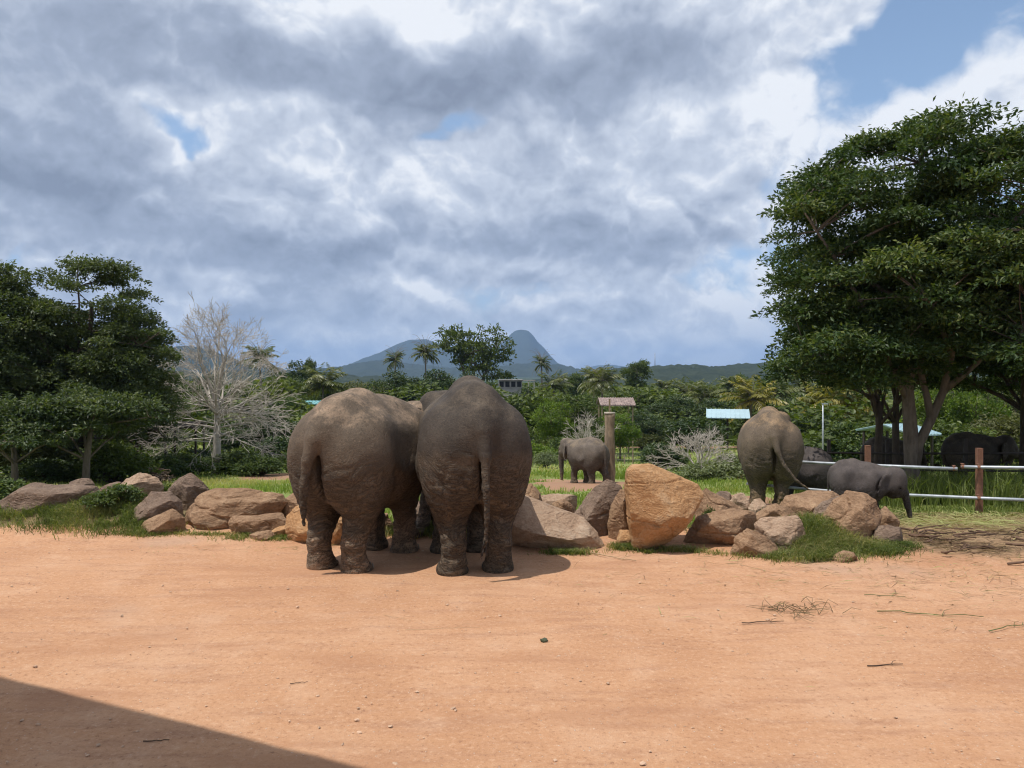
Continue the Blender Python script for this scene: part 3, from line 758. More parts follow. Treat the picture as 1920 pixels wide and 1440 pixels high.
rocks = [
 ('broad flat-topped brown rock at the far left end of the row', 'grey', 12.35, [(-45, 975), (0, 945), (62, 909), (120, 912), (178, 913), (184, 926), (165, 958), (100, 985), (-40, 990)], 1.0, 5),
 ('small grey rock peeping over the broad flat-topped left rock', 'grey', 13.6, [(130, 906), (150, 898), (168, 897), (177, 908), (176, 922), (135, 920)], 0.5, 4),
 ('low grey rock just left of the pale pyramid rock', 'grey', 13.7, [(185, 918), (206, 907), (232, 902), (226, 925), (190, 928)], 0.6, 4),
 ('pale grey pyramid-shaped rock standing behind the leafy weeds', 'pale', 13.0, [(212, 922), (238, 898), (262, 885), (282, 893), (304, 909), (282, 925), (250, 936), (220, 934)], 0.9, 5),
 ('dark pointed rock between the pale pyramid and the long banded rock', 'grey', 12.7, [(316, 922), (336, 900), (357, 889), (376, 903), (392, 922), (365, 948), (328, 948)], 0.7, 5),
 ('brown rock leaning behind the low wedge rock at left', 'grey', 12.0, [(240, 982), (262, 948), (285, 925), (318, 924), (338, 942), (342, 968), (300, 985)], 0.7, 5),
 ('low brown wedge rock at the yard edge, left part of row', 'tan', 11.55, [(258, 1006), (272, 978), (322, 955), (345, 972), (348, 995), (300, 1004)], 0.55, 5),
 ('long banded brown rock left of the brown elephant', 'tan', 12.05, [(345, 992), (358, 950), (374, 926), (410, 917), (462, 916), (524, 930), (532, 944), (496, 970), (430, 985), (395, 998)], 0.9, 5),
 ('flat tan slab lying in front of the long banded rock', 'tan', 11.55, [(430, 980), (437, 969), (490, 966), (536, 970), (538, 986), (500, 996), (452, 999)], 0.5, 5),
 ('small half-buried stone in front of the flat tan slab', 'tan', 11.2, [(468, 1003), (484, 996), (505, 995), (516, 1003), (510, 1010), (474, 1010)], 0.3, 4),
 ('small stone touching the orange boulder, beside the flat slab', 'orange', 11.4, [(509, 996), (524, 987), (542, 986), (548, 998), (530, 1004)], 0.3, 4),
 ('orange boulder showing on both sides of the brown elephant\'s left leg', 'orange', 11.15, [(537, 992), (541, 968), (558, 950), (600, 948), (640, 952), (662, 975), (660, 1000), (600, 1012), (555, 1010)], 0.7, 5),
 ('brown rock behind the brown elephant\'s tail side, above the orange boulder', 'tan', 12.3, [(522, 958), (536, 934), (556, 922), (590, 930), (600, 960), (560, 972)], 0.6, 4),
 ('light brown rock seen between the brown elephant\'s legs', 'tan', 11.5, [(674, 1022), (678, 988), (700, 972), (728, 962), (738, 985), (732, 1012), (702, 1024)], 0.55, 5),
 ('dark rock in shade between the two front elephants', 'grey', 12.0, [(758, 990), (772, 950), (812, 930), (838, 940), (842, 990), (800, 1000)], 0.6, 4),
 ('brown rock behind the grey elephant\'s legs', 'grey', 12.2, [(850, 985), (880, 955), (930, 950), (950, 975), (945, 1000), (870, 1005)], 0.6, 4),
 ('jagged brown rock directly right of the grey elephant, behind the pale slab', 'tan', 12.2, [(962, 935), (972, 918), (995, 908), (1012, 924), (1018, 944), (985, 952)], 0.6, 5),
 ('low flat rock behind the tall striped slab, nearest the far elephant', 'pale', 12.5, [(998, 944), (1012, 930), (1044, 926), (1082, 930), (1080, 950), (1010, 956)], 0.6, 4),
 ('small brown pointed rock between pale slab and tall striped slab', 'tan', 11.75, [(1026, 962), (1038, 942), (1058, 936), (1074, 949), (1080, 970), (1050, 978)], 0.5, 5),
 ('tall striped grey slab leaning left of the big orange rock', 'grey', 11.4, [(1074, 975), (1090, 945), (1112, 920), (1136, 903), (1152, 905), (1164, 917), (1160, 950), (1136, 992), (1118, 1004), (1095, 995)], 0.7, 5),
 ('brown rock wedged against the left side of the big orange rock', 'tan', 11.1, [(1140, 985), (1146, 950), (1162, 922), (1180, 915), (1190, 960), (1186, 1004), (1150, 1008)], 0.5, 5),
 ('small tan stone in the grass at the big orange rock\'s left foot', 'orange', 10.75, [(1156, 1014), (1164, 998), (1178, 993), (1186, 1012)], 0.25, 4),
 ('brown rock leaning behind the right side of the big orange rock', 'tan', 11.5, [(1308, 975), (1312, 930), (1324, 917), (1350, 932), (1390, 956), (1380, 975), (1330, 985)], 0.7, 5),
 ('tan rock with dark undercut face right of the big orange rock', 'tan', 10.95, [(1280, 1022), (1296, 992), (1312, 970), (1336, 957), (1404, 954), (1416, 970), (1412, 992), (1372, 1014), (1310, 1026)], 0.75, 5),
 ('small humped tan rock at the yard edge, front of the right group', 'tan', 10.25, [(1370, 1042), (1380, 1010), (1402, 993), (1438, 1008), (1458, 1026), (1442, 1044), (1390, 1046)], 0.4, 5),
 ('flat-faced light brown rock beside the grassy bank', 'pale', 10.55, [(1418, 985), (1432, 973), (1496, 969), (1508, 992), (1514, 1030), (1498, 1044), (1470, 1030), (1440, 1004)], 0.5, 5),
 ('low ridged tan rock in front of the tan elephant\'s feet', 'tan', 11.7, [(1420, 975), (1436, 956), (1456, 945), (1480, 953), (1498, 968), (1480, 980), (1430, 982)], 0.6, 5),
 ('broad rounded brown rock below the tan elephant\'s tail tip', 'tan', 12.1, [(1456, 960), (1466, 942), (1480, 930), (1512, 922), (1560, 922), (1576, 936), (1560, 965), (1520, 974), (1470, 970)], 0.85, 5),
 ('narrow dark rock squeezed behind the big mottled rock', 'grey', 11.6, [(1522, 962), (1540, 943), (1572, 930), (1590, 940), (1580, 968), (1540, 975)], 0.5, 4),
 ('big mottled brown rock below the calf', 'tan', 10.95, [(1546, 992), (1552, 960), (1566, 940), (1590, 926), (1620, 929), (1642, 944), (1656, 968), (1650, 1000), (1622, 1018), (1580, 1014)], 0.75, 5),
 ('small brown rock at the right end, with a root leaning on it', 'grey', 10.75, [(1636, 1010), (1644, 990), (1662, 985), (1690, 991), (1694, 1010), (1672, 1026), (1648, 1022)], 0.4, 5),
 ('half-buried tan stone at the bottom of the grassy bank', 'tan', 9.95, [(1556, 1058), (1566, 1040), (1582, 1033), (1598, 1036), (1608, 1056), (1580, 1062)], 0.3, 4),
 ('pointed brown rock directly below the calf\'s trunk', 'tan', 11.8, [(1640, 985), (1648, 962), (1658, 948), (1672, 964), (1684, 984), (1665, 992)], 0.4, 4),
 ('small grey rock left of the tan elephant\'s hind foot, upper one', 'grey', 13.4, [(1336, 932), (1348, 922), (1366, 920), (1372, 936), (1368, 950), (1340, 950)], 0.45, 4),
 ('small pale rock touching the tan elephant\'s left hind foot', 'pale', 13.2, [(1366, 944), (1376, 929), (1396, 925), (1404, 938), (1402, 956), (1372, 958)], 0.45, 4),
 ('small rock between the tan elephant\'s hind feet', 'pale', 13.0, [(1402, 954), (1412, 938), (1424, 932), (1434, 944), (1436, 962), (1408, 964)], 0.4, 4),
 ('brown stone in the bushes, left one of the distant three', 'tan', 40.0, [(1294, 884), (1302, 873), (1312, 869), (1320, 876), (1320, 888), (1298, 888)], 0.5, 4),
 ('brown stone in the bushes, right one of the distant three', 'tan', 39.6, [(1318, 886), (1326, 876), (1334, 874), (1340, 882), (1338, 890), (1320, 890)], 0.5, 4),
 ('reddish stone close to the tan elephant\'s left flank, beyond it', 'orange', 38.0, [(1364, 890), (1374, 878), (1386, 872), (1396, 880), (1394, 896), (1368, 896)], 0.5, 4),
]
for i, (lab, mt, d, ol, th, sub) in enumerate(rocks): rock(lab, mt, d, ol, th, None, 5 if d < 11.7 else sub, i * 7)
# the pale slab: big sunlit upper face tipped towards the yard, dark undercut front
rock('long pale slab sloping towards the yard, right of the grey elephant', 'pale', 10.75,
     [(958, 1022), (961, 985), (967, 924), (982, 931), (1030, 950), (1095, 972), (1127, 1008), (1138, 1034), (1050, 1040), (990, 1032)], None,
     [(967, 922, 0.55), (1030, 946, 0.55), (1095, 970, 0.35), (962, 986, -0.28), (1010, 1002, -0.42), (1065, 1012, -0.42), (1108, 1006, -0.25), (965, 1020, -0.15), (1050, 1036, -0.18), (1130, 1036, -0.05), (1120, 1000, 0.6), (975, 960, 0.8), (985, 1015, 0.6), (1120, 1022, 0.5)], 6, 301, 0.8, 0)
# the big orange block, standing on its narrow end
rock('biggest rock, an upright orange block with a flat sunlit face', 'orange', 10.6,
     [(1184, 1034), (1180, 965), (1169, 912), (1173, 881), (1184, 870), (1216, 868), (1238, 877), (1272, 894), (1311, 906), (1322, 926), (1312, 948), (1297, 970), (1288, 990), (1240, 1028), (1200, 1036)], None,
     [(1176, 884, -0.22), (1188, 878, -0.30), (1182, 960, -0.30), (1188, 1030, -0.12), (1204, 1034, -0.10), (1262, 968, -0.46), (1240, 984, -0.44), (1292, 972, -0.30), (1288, 992, -0.12), (1236, 876, 0.30), (1308, 908, 0.40), (1316, 930, 0.35), (1290, 960, 0.5), (1210, 960, 0.6), (1216, 900, 0.55), (1218, 1028, 0.25), (1282, 905, 0.0)], 6, 302, 0.5, 0)
# ------------------------------------------------------------------ leaves, grass, trees
def leaf_material(name, lo, mid, hi, trans=0.35, rough=0.5, spec=0.35, vary=0.25):
    m, g, b = material(name)
    t = g.attr('tint')
    c = g.ramp(t, [(0.0, lo), (0.5, mid), (1.0, hi)])
    oi = g.n.new('ShaderNodeObjectInfo').outputs['Random']
    c = g.mix(g.math('MULTIPLY', oi, vary), c, tuple(x * y for x, y in zip(mid, (1.5, 1.15, 0.7))))
    g.put(b.inputs['Base Color'], c); b.inputs['Roughness'].default_value = rough; b.inputs['Specular IOR Level'].default_value = spec
    tr = g.n.new('ShaderNodeBsdfTranslucent'); g.put(tr.inputs['Color'], g.mix(1.0, c, (1.5, 1.6, 0.5), 'MULTIPLY'))
    mx = g.n.new('ShaderNodeMixShader'); mx.inputs[0].default_value = trans
    g.l.new(b.outputs[0], mx.inputs[1]); g.l.new(tr.outputs[0], mx.inputs[2])
    g.l.new(mx.outputs[0], g.n['Material Output'].inputs['Surface'])
    return m
LM = {'right': leaf_material('leaf_glossy_dark', (0.022, 0.046, 0.016), (0.058, 0.094, 0.030), (0.160, 0.182, 0.052), 0.30, 0.5, 0.28, 0.0),
      'left': leaf_material('leaf_bluish', (0.028, 0.050, 0.020), (0.068, 0.096, 0.038), (0.150, 0.172, 0.070), 0.32, 0.5, 0.35, 0.2),
      'mid': leaf_material('leaf_mid', (0.026, 0.050, 0.015), (0.070, 0.108, 0.030), (0.160, 0.190, 0.060), 0.30, 0.5, 0.3, 0.45),
      'dark': leaf_material('leaf_dark', (0.018, 0.038, 0.013), (0.044, 0.074, 0.024), (0.105, 0.135, 0.045), 0.25, 0.45, 0.4, 0.25),
      'bright': leaf_material('leaf_bright', (0.050, 0.090, 0.015), (0.100, 0.160, 0.028), (0.190, 0.240, 0.050), 0.45, 0.5, 0.3, 0.3),
      'olive': leaf_material('leaf_olive', (0.050, 0.066, 0.026), (0.085, 0.100, 0.040), (0.150, 0.155, 0.070), 0.3, 0.6, 0.25, 0.3),
      'silver': leaf_material('leaf_silver', (0.075, 0.105, 0.050), (0.150, 0.185, 0.100), (0.280, 0.310, 0.200), 0.3, 0.6, 0.25, 0.2),
      'palm': leaf_material('leaf_palm', (0.040, 0.064, 0.020), (0.095, 0.120, 0.038), (0.200, 0.200, 0.080), 0.3, 0.4, 0.45, 0.35),
      'yellow': leaf_material('leaf_palm_yellow', (0.080, 0.090, 0.018), (0.200, 0.190, 0.042), (0.340, 0.270, 0.080), 0.3, 0.45, 0.4, 0.2),
      'grass': leaf_material('blade_grass', (0.110, 0.165, 0.030), (0.225, 0.290, 0.070), (0.440, 0.390, 0.185), 0.45, 0.6, 0.25, 0.0),
      'tuft': leaf_material('blade_tuft', (0.070, 0.100, 0.024), (0.160, 0.195, 0.054), (0.370, 0.310, 0.150), 0.4, 0.6, 0.25, 0.0),
      'straw': leaf_material('blade_straw', (0.130, 0.085, 0.050), (0.300, 0.235, 0.120), (0.330, 0.350, 0.140), 0.2, 0.8, 0.15, 0.0)}
def bark(name, c, var=0.35, stretch=4.0, bump=0.7):
    m, g, b = material(name)
    t = g.n.new('ShaderNodeTexCoord').outputs['Object']
    n = g.noise(g.scale(t, (stretch * 2.2, stretch * 2.2, stretch * 0.5)), 1.4, 7, 0.65)
    bl = g.noise(t, 1.6, 4, 0.6)
    cc = g.ramp(n, [(0.3, tuple(x * (1 - var) for x in c)), (0.7, tuple(x * (1 + var) for x in c))])
    cc = g.mix(g.remap(bl, 0.5, 0.7, 0, 0.45), cc, tuple(x * 1.6 for x in c))
    g.put(b.inputs['Base Color'], cc); b.inputs['Roughness'].default_value = 0.9
    g.put(b.inputs['Normal'], g.bump(n, bump, 0.03))
    return m
BK = {'grey': bark('bark_grey', (0.150, 0.118, 0.092)), 'dark': bark('bark_dark', (0.075, 0.056, 0.042)), 'pale': bark('bark_dead_pale', (0.45, 0.40, 0.345), 0.2),
      'palm': bark('bark_palm', (0.20, 0.17, 0.14)), 'red': bark('bark_reddish', (0.22, 0.12, 0.072))}
def unit(v): return v / (np.linalg.norm(v, axis=-1, keepdims=True) + 1e-9)
def leaf_arrays(pos, ax, nr, L, Wd, tint):
    n = len(pos); ax = unit(ax); nr = unit(nr - ax * (nr * ax).sum(1, keepdims=True)); sd = np.cross(nr, ax)
    L = np.broadcast_to(L, (n,))[:, None]; Wd = np.broadcast_to(Wd, (n,))[:, None]
    V = np.stack([pos, pos + ax * L * 0.5 + sd * Wd * 0.5 + nr * Wd * 0.14, pos + ax * L - nr * L * 0.10, pos + ax * L * 0.5 - sd * Wd * 0.5 + nr * Wd * 0.14], 1)
    return V.reshape(-1, 3), np.repeat(tint, 4)
def leaf_mesh(name, mat, parts):
    V = np.concatenate([p[0] for p in parts]); t = np.concatenate([p[1] for p in parts])
    q = np.arange(len(V)).reshape(-1, 4)
    return mk(name, V, q, mat, False, {'tint': np.clip(t, 0, 1)})
def pad_leaves(rg, pads, per, L, aspect=0.42, flat=0.35, tilt=0.55):
    """pads: (n,4) centre and radius of each spray of leaves"""
    out = []
    for i, p in enumerate(pads):
        n = max(6, int(per * (p[3] / pads[:, 3].mean()) ** 2))
        a = rg.uniform(0, 2 * math.pi, n); r = np.sqrt(rg.uniform(0, 1, n)); r = r * (1 + 0.28 * np.sin(3 * a + i) + 0.2 * np.sin(5 * a + 2.3 * i))
        z = flat * (0.55 * (1 - r * r)) + rg.normal(0, 0.16 * flat / 0.35, n) * (1.1 - 0.5 * r)
        off = np.stack([r * np.cos(a), r * np.sin(a), z], -1) * p[3]
        ax = np.stack([np.cos(a), np.sin(a), np.full(n, 0.05)], -1) * 0.8 + rg.normal(0, 0.6, (n, 3))
        nr = np.array([0, 0, 1.0]) + off / p[3] * 0.5 + rg.normal(0, tilt, (n, 3))
        tint = 0.42 + 0.22 * rg.normal(0, 1, n) + rg.normal(0, 0.10) + 0.25 * z
        out.append(leaf_arrays(p[:3] + off, ax, nr, L * rg.uniform(0.65, 1.25, n), L * aspect * rg.uniform(0.8, 1.2, n), tint))
    return out
def crown_pads(rg, env, n, pr, shell=0.5, under=-0.75):
    """env: list of (cx,cy,cz,rx,ry,rz); pads sit mostly near the outer skin"""
    vol = np.array([e[3] * e[4] * e[5] for e in env]) ** 0.75; k = rg.choice(len(env), n, p=vol / vol.sum())
    P = []
    for i in k:
        e = env[i]
        while True:
            d = unit(rg.normal(0, 1, 3))
            if d[2] > under: break
        r = shell + (1 - shell) * rg.uniform(0, 1) ** 0.6
        q = pr * rg.uniform(0.55, 1.4)
        if rg.uniform() < 0.16: r *= rg.uniform(1.05, 1.22); q *= 0.55             # stray sprays that break the outline
        P.append([e[0] + d[0] * e[3] * r, e[1] + d[1] * e[4] * r, e[2] + d[2] * e[5] * r, q])
    return np.array(P)
def bend(a, b_, rise, rg, n=7, wob=0.05):
    a = np.asarray(a, float); b_ = np.asarray(b_, float); t = np.linspace(0, 1, n)[:, None]; L = np.linalg.norm(b_ - a)
    m = (a + b_) / 2 + np.array([0, 0, rise * L]); c = (1 - t) ** 2 * a + 2 * t * (1 - t) * m + t * t * b_
    nz = rg.normal(0, wob * L / n, (n, 3)); nz[0] = 0; nz[-1] = 0
    return c + nz
def branching(rg, G, base, forks, pads, r0, nmain=7, sides=7, twig=0.02):
    """trunk up to the forks, main limbs to far pads, side boughs from limbs to the other pads"""
    segs = []
    C = pads[:, :3]
    idx = [int(np.argmax(C[:, 2]))]
    while len(idx) < min(nmain, len(C)):
        d = np.min(np.linalg.norm(C[:, None] - C[idx][None], axis=2), 1); idx.append(int(np.argmax(d)))
    for k, i in enumerate(idx):
        f = np.asarray(forks[k % len(forks)], float)
        pl = bend(f, C[i], 0.10, rg, 8); G.tube(pl, np.linspace(r0 * 0.55, twig * 1.2, 8), sides); segs.append((pl, np.linspace(r0 * 0.55, twig * 1.2, 8)))
    pts = np.concatenate([s[0][1:] for s in segs]); rr = np.concatenate([s[1][1:] for s in segs])
    for i in range(len(C)):
        if i in idx: continue
        dv = C[i] - pts; cost = np.linalg.norm(dv, axis=1) + 0.8 * np.maximum(0, -dv[:, 2]); j = int(np.argmin(cost))
        pl = bend(pts[j], C[i], 0.08, rg, 5); G.tube(pl, np.linspace(max(twig, rr[j] * 0.6), twig * 0.5, 5), 4, cap=False)
def make_tree(name, leafmat, barkmat, seed, env, npads, pr, per, leaf, trunk, forks, r0, shell=0.5, under=-0.75, nmain=7, aspect=0.42, flat=0.35, tilt=0.55, extra_wood=None, twig=0.02):
    """returns (wood mesh, crown mesh) in the tree's own frame, base at the origin"""
    rg = np.random.default_rng(seed)
    pads = crown_pads(rg, env, npads, pr, shell, under)
    G = Geo()
    for pl, ra in trunk: G.tube(np.array(pl, float), ra, 10)
    branching(rg, G, (0, 0, 0), forks, pads, r0, nmain, twig=twig)
    if extra_wood: extra_wood(G, rg)
    return G.mesh(name + '_wood', BK[barkmat]), leaf_mesh(name + '_leaves', LM[leafmat], pad_leaves(rg, pads, per, leaf, aspect, flat, tilt))
def place_tree(name, label, cat, meshes, loc, rz=0.0, scl=1.0, group=None, names=('trunk', 'crown')):
    e = empty(name, loc, rz); e.scale = (scl,) * 3 if np.isscalar(scl) else tuple(float(s) for s in scl)
    tag(e, label, cat, group)
    for nm, me in zip(names, meshes):
        if me is not None: obj(nm, me, e)
    return e

# ---- the big tree on the right, by the rails
def flare(pts, r):      # trunk with a widened foot
    return [(pts, r)]
b = on_ground(1712, 20.5)
env = [(-2.35, -0.3, 4.1, 1.6, 2.2, 1.15), (-2.2, 0.0, 6.9, 1.55, 2.3, 1.4), (-0.1, 0.0, 8.2, 2.7, 3.0, 1.65), (2.1, 0.2, 7.4, 2.7, 3.0, 2.5), (-0.5, -0.6, 5.4, 2.8, 2.8, 1.5),
       (1.4, -0.8, 4.7, 2.4, 2.2, 1.1), (-1.5, -0.2, 5.6, 1.9, 2.6, 1.4), (1.0, 2.6, 5.8, 3.6, 2.4, 2.4), (-1.2, -0.6, 3.5, 1.6, 1.8, 0.7)]
trk = [([(0.0, 0, -0.15), (0.0, 0, 0.25), (-0.04, 0, 0.9), (-0.05, 0, 1.6), (-0.12, 0.0, 2.6), (-0.18, 0.05, 3.8), (-0.1, 0.1, 5.2)], [0.29, 0.215, 0.185, 0.19, 0.155, 0.14, 0.09]),
       ([(0.03, -0.05, 0.9), (0.12, -0.05, 1.5), (0.42, -0.1, 2.15), (0.75, -0.1, 2.9), (1.0, 0.0, 3.8), (1.3, 0.1, 4.9)], [0.13, 0.13, 0.115, 0.10, 0.085, 0.06]),
       ([(0.42, -0.1, 2.15), (0.35, -0.05, 2.7), (0.25, 0.1, 3.4), (0.35, 0.2, 4.4)], [0.10, 0.09, 0.075, 0.05]),
       ([(0.75, -0.1, 2.9), (1.2, -0.2, 3.3), (1.9, -0.3, 4.0)], [0.09, 0.075, 0.05])]
big = make_tree('broad_tree', 'right', 'grey', 5, env, 310, 0.64, 360, 0.155, trk, [(-0.12, 0, 2.6), (-0.18, 0.05, 3.8), (1.0, 0, 3.8), (1.3, 0.1, 4.9), (-0.1, 0.1, 5.2), (0.35, 0.2, 4.4)], 0.15, 0.62, -0.9, 12, 0.40, 0.42, 0.6)
place_tree('broadleaf_tree', 'large dense broadleaf tree with forked grey trunk behind the pipe rails', 'tree', big, b, group='trees round the yard')
# slimmer neighbour a little behind, and the one at the right edge
b2 = on_ground(1646, 25.5)
env2 = [(-0.8, 0, 4.5, 1.9, 2.4, 1.3), (0.6, 0.3, 5.4, 2.4, 2.6, 1.8), (-1.3, 0.3, 5.4, 1.5, 2.0, 1.3)]
trk2 = [([(0, 0, -0.1), (0.0, 0, 1.0), (0.05, 0, 2.2), (0.0, 0, 3.0)], [0.17, 0.13, 0.115, 0.10])]
slim = make_tree('slim_tree', 'right', 'dark', 6, env2, 100, 0.68, 230, 0.19, trk2, [(0.05, 0, 2.2), (0.0, 0, 3.0)], 0.10, 0.4, -0.8, 9)
place_tree('broadleaf_tree', 'slender dark-trunked tree left of the big forked tree', 'tree', slim, b2, group='trees round the yard')
b3 = np.array([12.9, 18.5, float(gz(12.9, 18.5))])
env3 = [(-0.2, 0, 7.6, 3.2, 3.4, 2.6), (-0.6, -0.4, 5.0, 2.4, 2.6, 1.6), (1.8, 0.6, 5.8, 3.0, 3.0, 2.4), (0.6, 3.5, 5.6, 3.4, 3.2, 2.2)]
trk3 = [([(0, 0, -0.1), (-0.1, 0, 1.2), (-0.35, 0, 2.6), (-0.5, 0, 4.0), (-0.4, 0.1, 5.6)], [0.30, 0.24, 0.22, 0.19, 0.12])]
edge = make_tree('edge_tree', 'right', 'dark', 8, env3, 170, 0.74, 330, 0.165, trk3, [(-0.35, 0, 2.6), (-0.5, 0, 4.0), (-0.4, 0.1, 5.6)], 0.14, 0.5, -0.85, 9)
place_tree('broadleaf_tree', 'tall dark tree cut off by the right edge of the picture', 'tree', edge, b3, 0.0, 0.93, group='trees round the yard')
for k, (x, y, rz) in enumerate(((18.0, 27.0, 1.0), (22.0, 31.5, 2.6), (14.2, 28.6, 4.0))):
    place_tree('broadleaf_tree', ('shade tree over the elephants behind the far rails, at the right', 'shade tree furthest right behind the far rails', 'shade tree standing behind the big forked tree')[k], 'tree', slim if k == 2 else edge, (x, y, float(gz(x, y))), rz, (1.0, 0.9, 1.05)[k], 'trees round the yard')

# ---- the tall trees on the left
def left_tree(seed, env, npads, trk, forks, r0, nmain=10, pr=0.70, per=260, leaf=0.19, mat='left', bk='dark', under=-0.9, shell=0.45):
    return make_tree('left_tree', mat, bk, seed, env, npads, pr, per, leaf, trk, forks, r0, shell, under, nmain, 0.42, 0.46, 0.65)
envA = [(0.6, 0, 8.2, 2.6, 2.4, 2.3), (0.9, 0, 6.2, 3.2, 2.8, 1.9), (0.3, 0, 4.2, 3.6, 3.0, 1.5), (1.7, 0, 3.6, 2.4, 2.4, 1.3), (-1.6, 0, 5.6, 2.2, 2.4, 1.8), (1.6, 0, 2.4, 2.6, 2.2, 0.9), (1.7, 0, 5.2, 1.9, 2.2, 1.2), (-1.4, 0, 3.0, 2.2, 2.2, 1.0)]
trA = [([(-0.15, 0, -0.2), (-0.12, 0, 1.2), (-0.05, 0, 2.6), (0.2, 0, 4.4), (0.4, 0, 6.4), (0.5, 0, 8.4)], [0.36, 0.27, 0.24, 0.20, 0.14, 0.07]),
       ([(0.32, 0.05, -0.2), (0.30, 0.05, 1.2), (0.36, 0.05, 2.6), (0.7, 0.1, 4.2), (1.2, 0.1, 6.0)], [0.28, 0.21, 0.19, 0.15, 0.09])]
mA = left_tree(21, envA, 290, trA, [(-0.05, 0, 2.6), (0.2, 0, 4.4), (0.4, 0, 6.4), (0.7, 0.1, 4.2), (1.2, 0.1, 6.0)], 0.17, 13)
place_tree('rain_tree', 'tallest dark tree on the left, with a double trunk', 'tree', mA, on_ground(152, 36.0), 0.0, 1.0, 'trees on the left')
envB = [(0, 0, 7.4, 2.8, 2.6, 2.2), (0.2, 0, 5.0, 3.2, 2.8, 1.8), (0.8, 0, 3.2, 2.8, 2.6, 1.3)]
trB = [([(0, 0, -0.2), (0, 0, 1.6), (0.1, 0, 3.6), (0.1, 0, 6.0), (0, 0, 8.0)], [0.34, 0.26, 0.22, 0.15, 0.07])]
mB = left_tree(23, envB, 220, trB, [(0, 0, 1.6), (0.1, 0, 3.6), (0.1, 0, 6.0)], 0.16, 11)
place_tree('rain_tree', 'tall dark tree cut off by the left edge of the picture', 'tree', mB, on_ground(-45, 34.0), 0.4, 1.0, 'trees on the left')
envC = [(0.4, 0, 3.0, 2.1, 1.9, 0.75), (-1.2, 0, 2.3, 1.8, 1.8, 0.7), (1.3, 0, 2.5, 1.2, 1.6, 0.7)]
trC = [([(0, 0, -0.2), (0.05, 0, 1.0), (0.2, 0, 2.2)], [0.17, 0.13, 0.09])]
mC = left_tree(25, envC, 60, trC, [(0.05, 0, 1.0), (0.2, 0, 2.2)], 0.09, 8, 0.62, 220, 0.20, 'left', 'grey', -0.6, 0.3)
place_tree('low_tree', 'low spreading grey-green tree below the tall left trees', 'tree', mC, on_ground(160, 30.5), 0.0, 1.0, 'trees on the left')
place_tree('low_tree', 'small spreading tree at the left edge, over the dark shed', 'tree', mC, on_ground(28, 29.0), 2.4, 0.86, 'trees on the left')
place_tree('rain_tree', 'dark tree filling the gap behind the double-trunked tree', 'tree', mB, on_ground(85, 44.0), 1.9, 0.95, 'trees on the left')
place_tree('rain_tree', 'dark tree behind and right of the double-trunked tree', 'tree', mB, on_ground(262, 44.0), 3.6, 0.72, 'trees on the left')

# ---- bare trees
def dead_tree(seed, height, fork, limbs, lower, trunk_r, low_len, fine=0.006, levels=5, spread=(0.30, 0.95)):
    """bare tree: trunk to the fork, long limbs fanning up and out from it, thin side boughs lower down"""
    rg = np.random.default_rng(seed); G = Geo()
    def grow(p, d, L, r, lev, lift):
        n = 6; pl = [np.array(p)]; dd = unit(np.array(d, float))
        for _ in range(n - 1):
            dd = unit(dd + rg.normal(0, 0.11, 3) + np.array([0, 0, lift])); pl.append(pl[-1] + dd * L / (n - 1))
        pl = np.array(pl); ra = np.linspace(r, max(r * 0.5, fine * 0.8), n); G.tube(pl, ra, 7 if lev < 2 else (4 if lev < 3 else 3), cap=False)
        if lev >= levels: return
        for k in range(3 if lev < levels - 1 else 5):
            j = n - 1 if k == 0 else int(rg.integers(2, n))
            ax = unit(rg.normal(0, 1, 3)); sd = unit(np.cross(dd, ax))
            ang = rg.uniform(0.25, 0.5) if k == 0 else rg.uniform(0.45, 0.85)
            grow(pl[j], dd * math.cos(ang) + sd * math.sin(ang), L * rg.uniform(0.50, 0.72), max(fine, ra[j] * 0.72), lev + 1, lift * 0.6)
    H = height * fork
    tz = np.linspace(-0.15, H, 9); trp = np.stack([0.10 * np.sin(tz * 0.5), 0.06 * np.cos(tz * 0.7), tz], -1)
    G.tube(trp, np.linspace(trunk_r * 1.3, trunk_r * 0.62, 9), 9)
    for k in range(limbs):
        a = k * 2.399 + rg.uniform(-0.3, 0.3); t = spread[0] + (spread[1] - spread[0]) * ((k + 0.5) / limbs); inc = t
        z = H * (1.0 - 0.25 * (k / limbs)); c = np.array([np.interp(z, tz, trp[:, 0]), np.interp(z, tz, trp[:, 1]), z])
        d = np.array([math.cos(a) * math.sin(inc), math.sin(a) * math.sin(inc), math.cos(inc)])
        grow(c, d, (height - H) * rg.uniform(0.46, 0.56), trunk_r * 0.36, 1, 0.02)
    for k in range(lower):
        z = H * rg.uniform(0.42, 0.98); a = k * 2.399 + rg.uniform(-0.4, 0.4); el = rg.uniform(-0.05, 0.45)
        c = np.array([np.interp(z, tz, trp[:, 0]), np.interp(z, tz, trp[:, 1]), z])
        grow(c, (math.cos(a) * math.cos(el), math.sin(a) * math.cos(el), math.sin(el)), low_len * rg.uniform(0.75, 1.15), trunk_r * 0.20, 2, -0.02)
    return G.mesh('bare_tree', BK['pale'])
dt = obj('dead_tree', dead_tree(31, 9.0, 0.46, 17, 36, 0.20, 2.0, 0.010, 5, (0.08, 1.12)), None, on_ground(404, 42.0))
tag(dt, 'tall leafless pale dead tree behind the left rocks', 'tree')
db = obj('bare_shrub', dead_tree(36, 2.6, 0.20, 18, 0, 0.085, 1.0, 0.009, 4, (0.2, 1.15)), None, on_ground(1312, 37.5), None, (1.15, 1.0, 1.0))
tag(db, 'wide leafless pale shrub left of the tan elephant', 'shrub')
db2 = obj('bare_shrub', dead_tree(37, 3.6, 0.25, 8, 2, 0.07, 0.9, 0.012, 4, (0.1, 0.7)), None, on_ground(1102, 52.0))
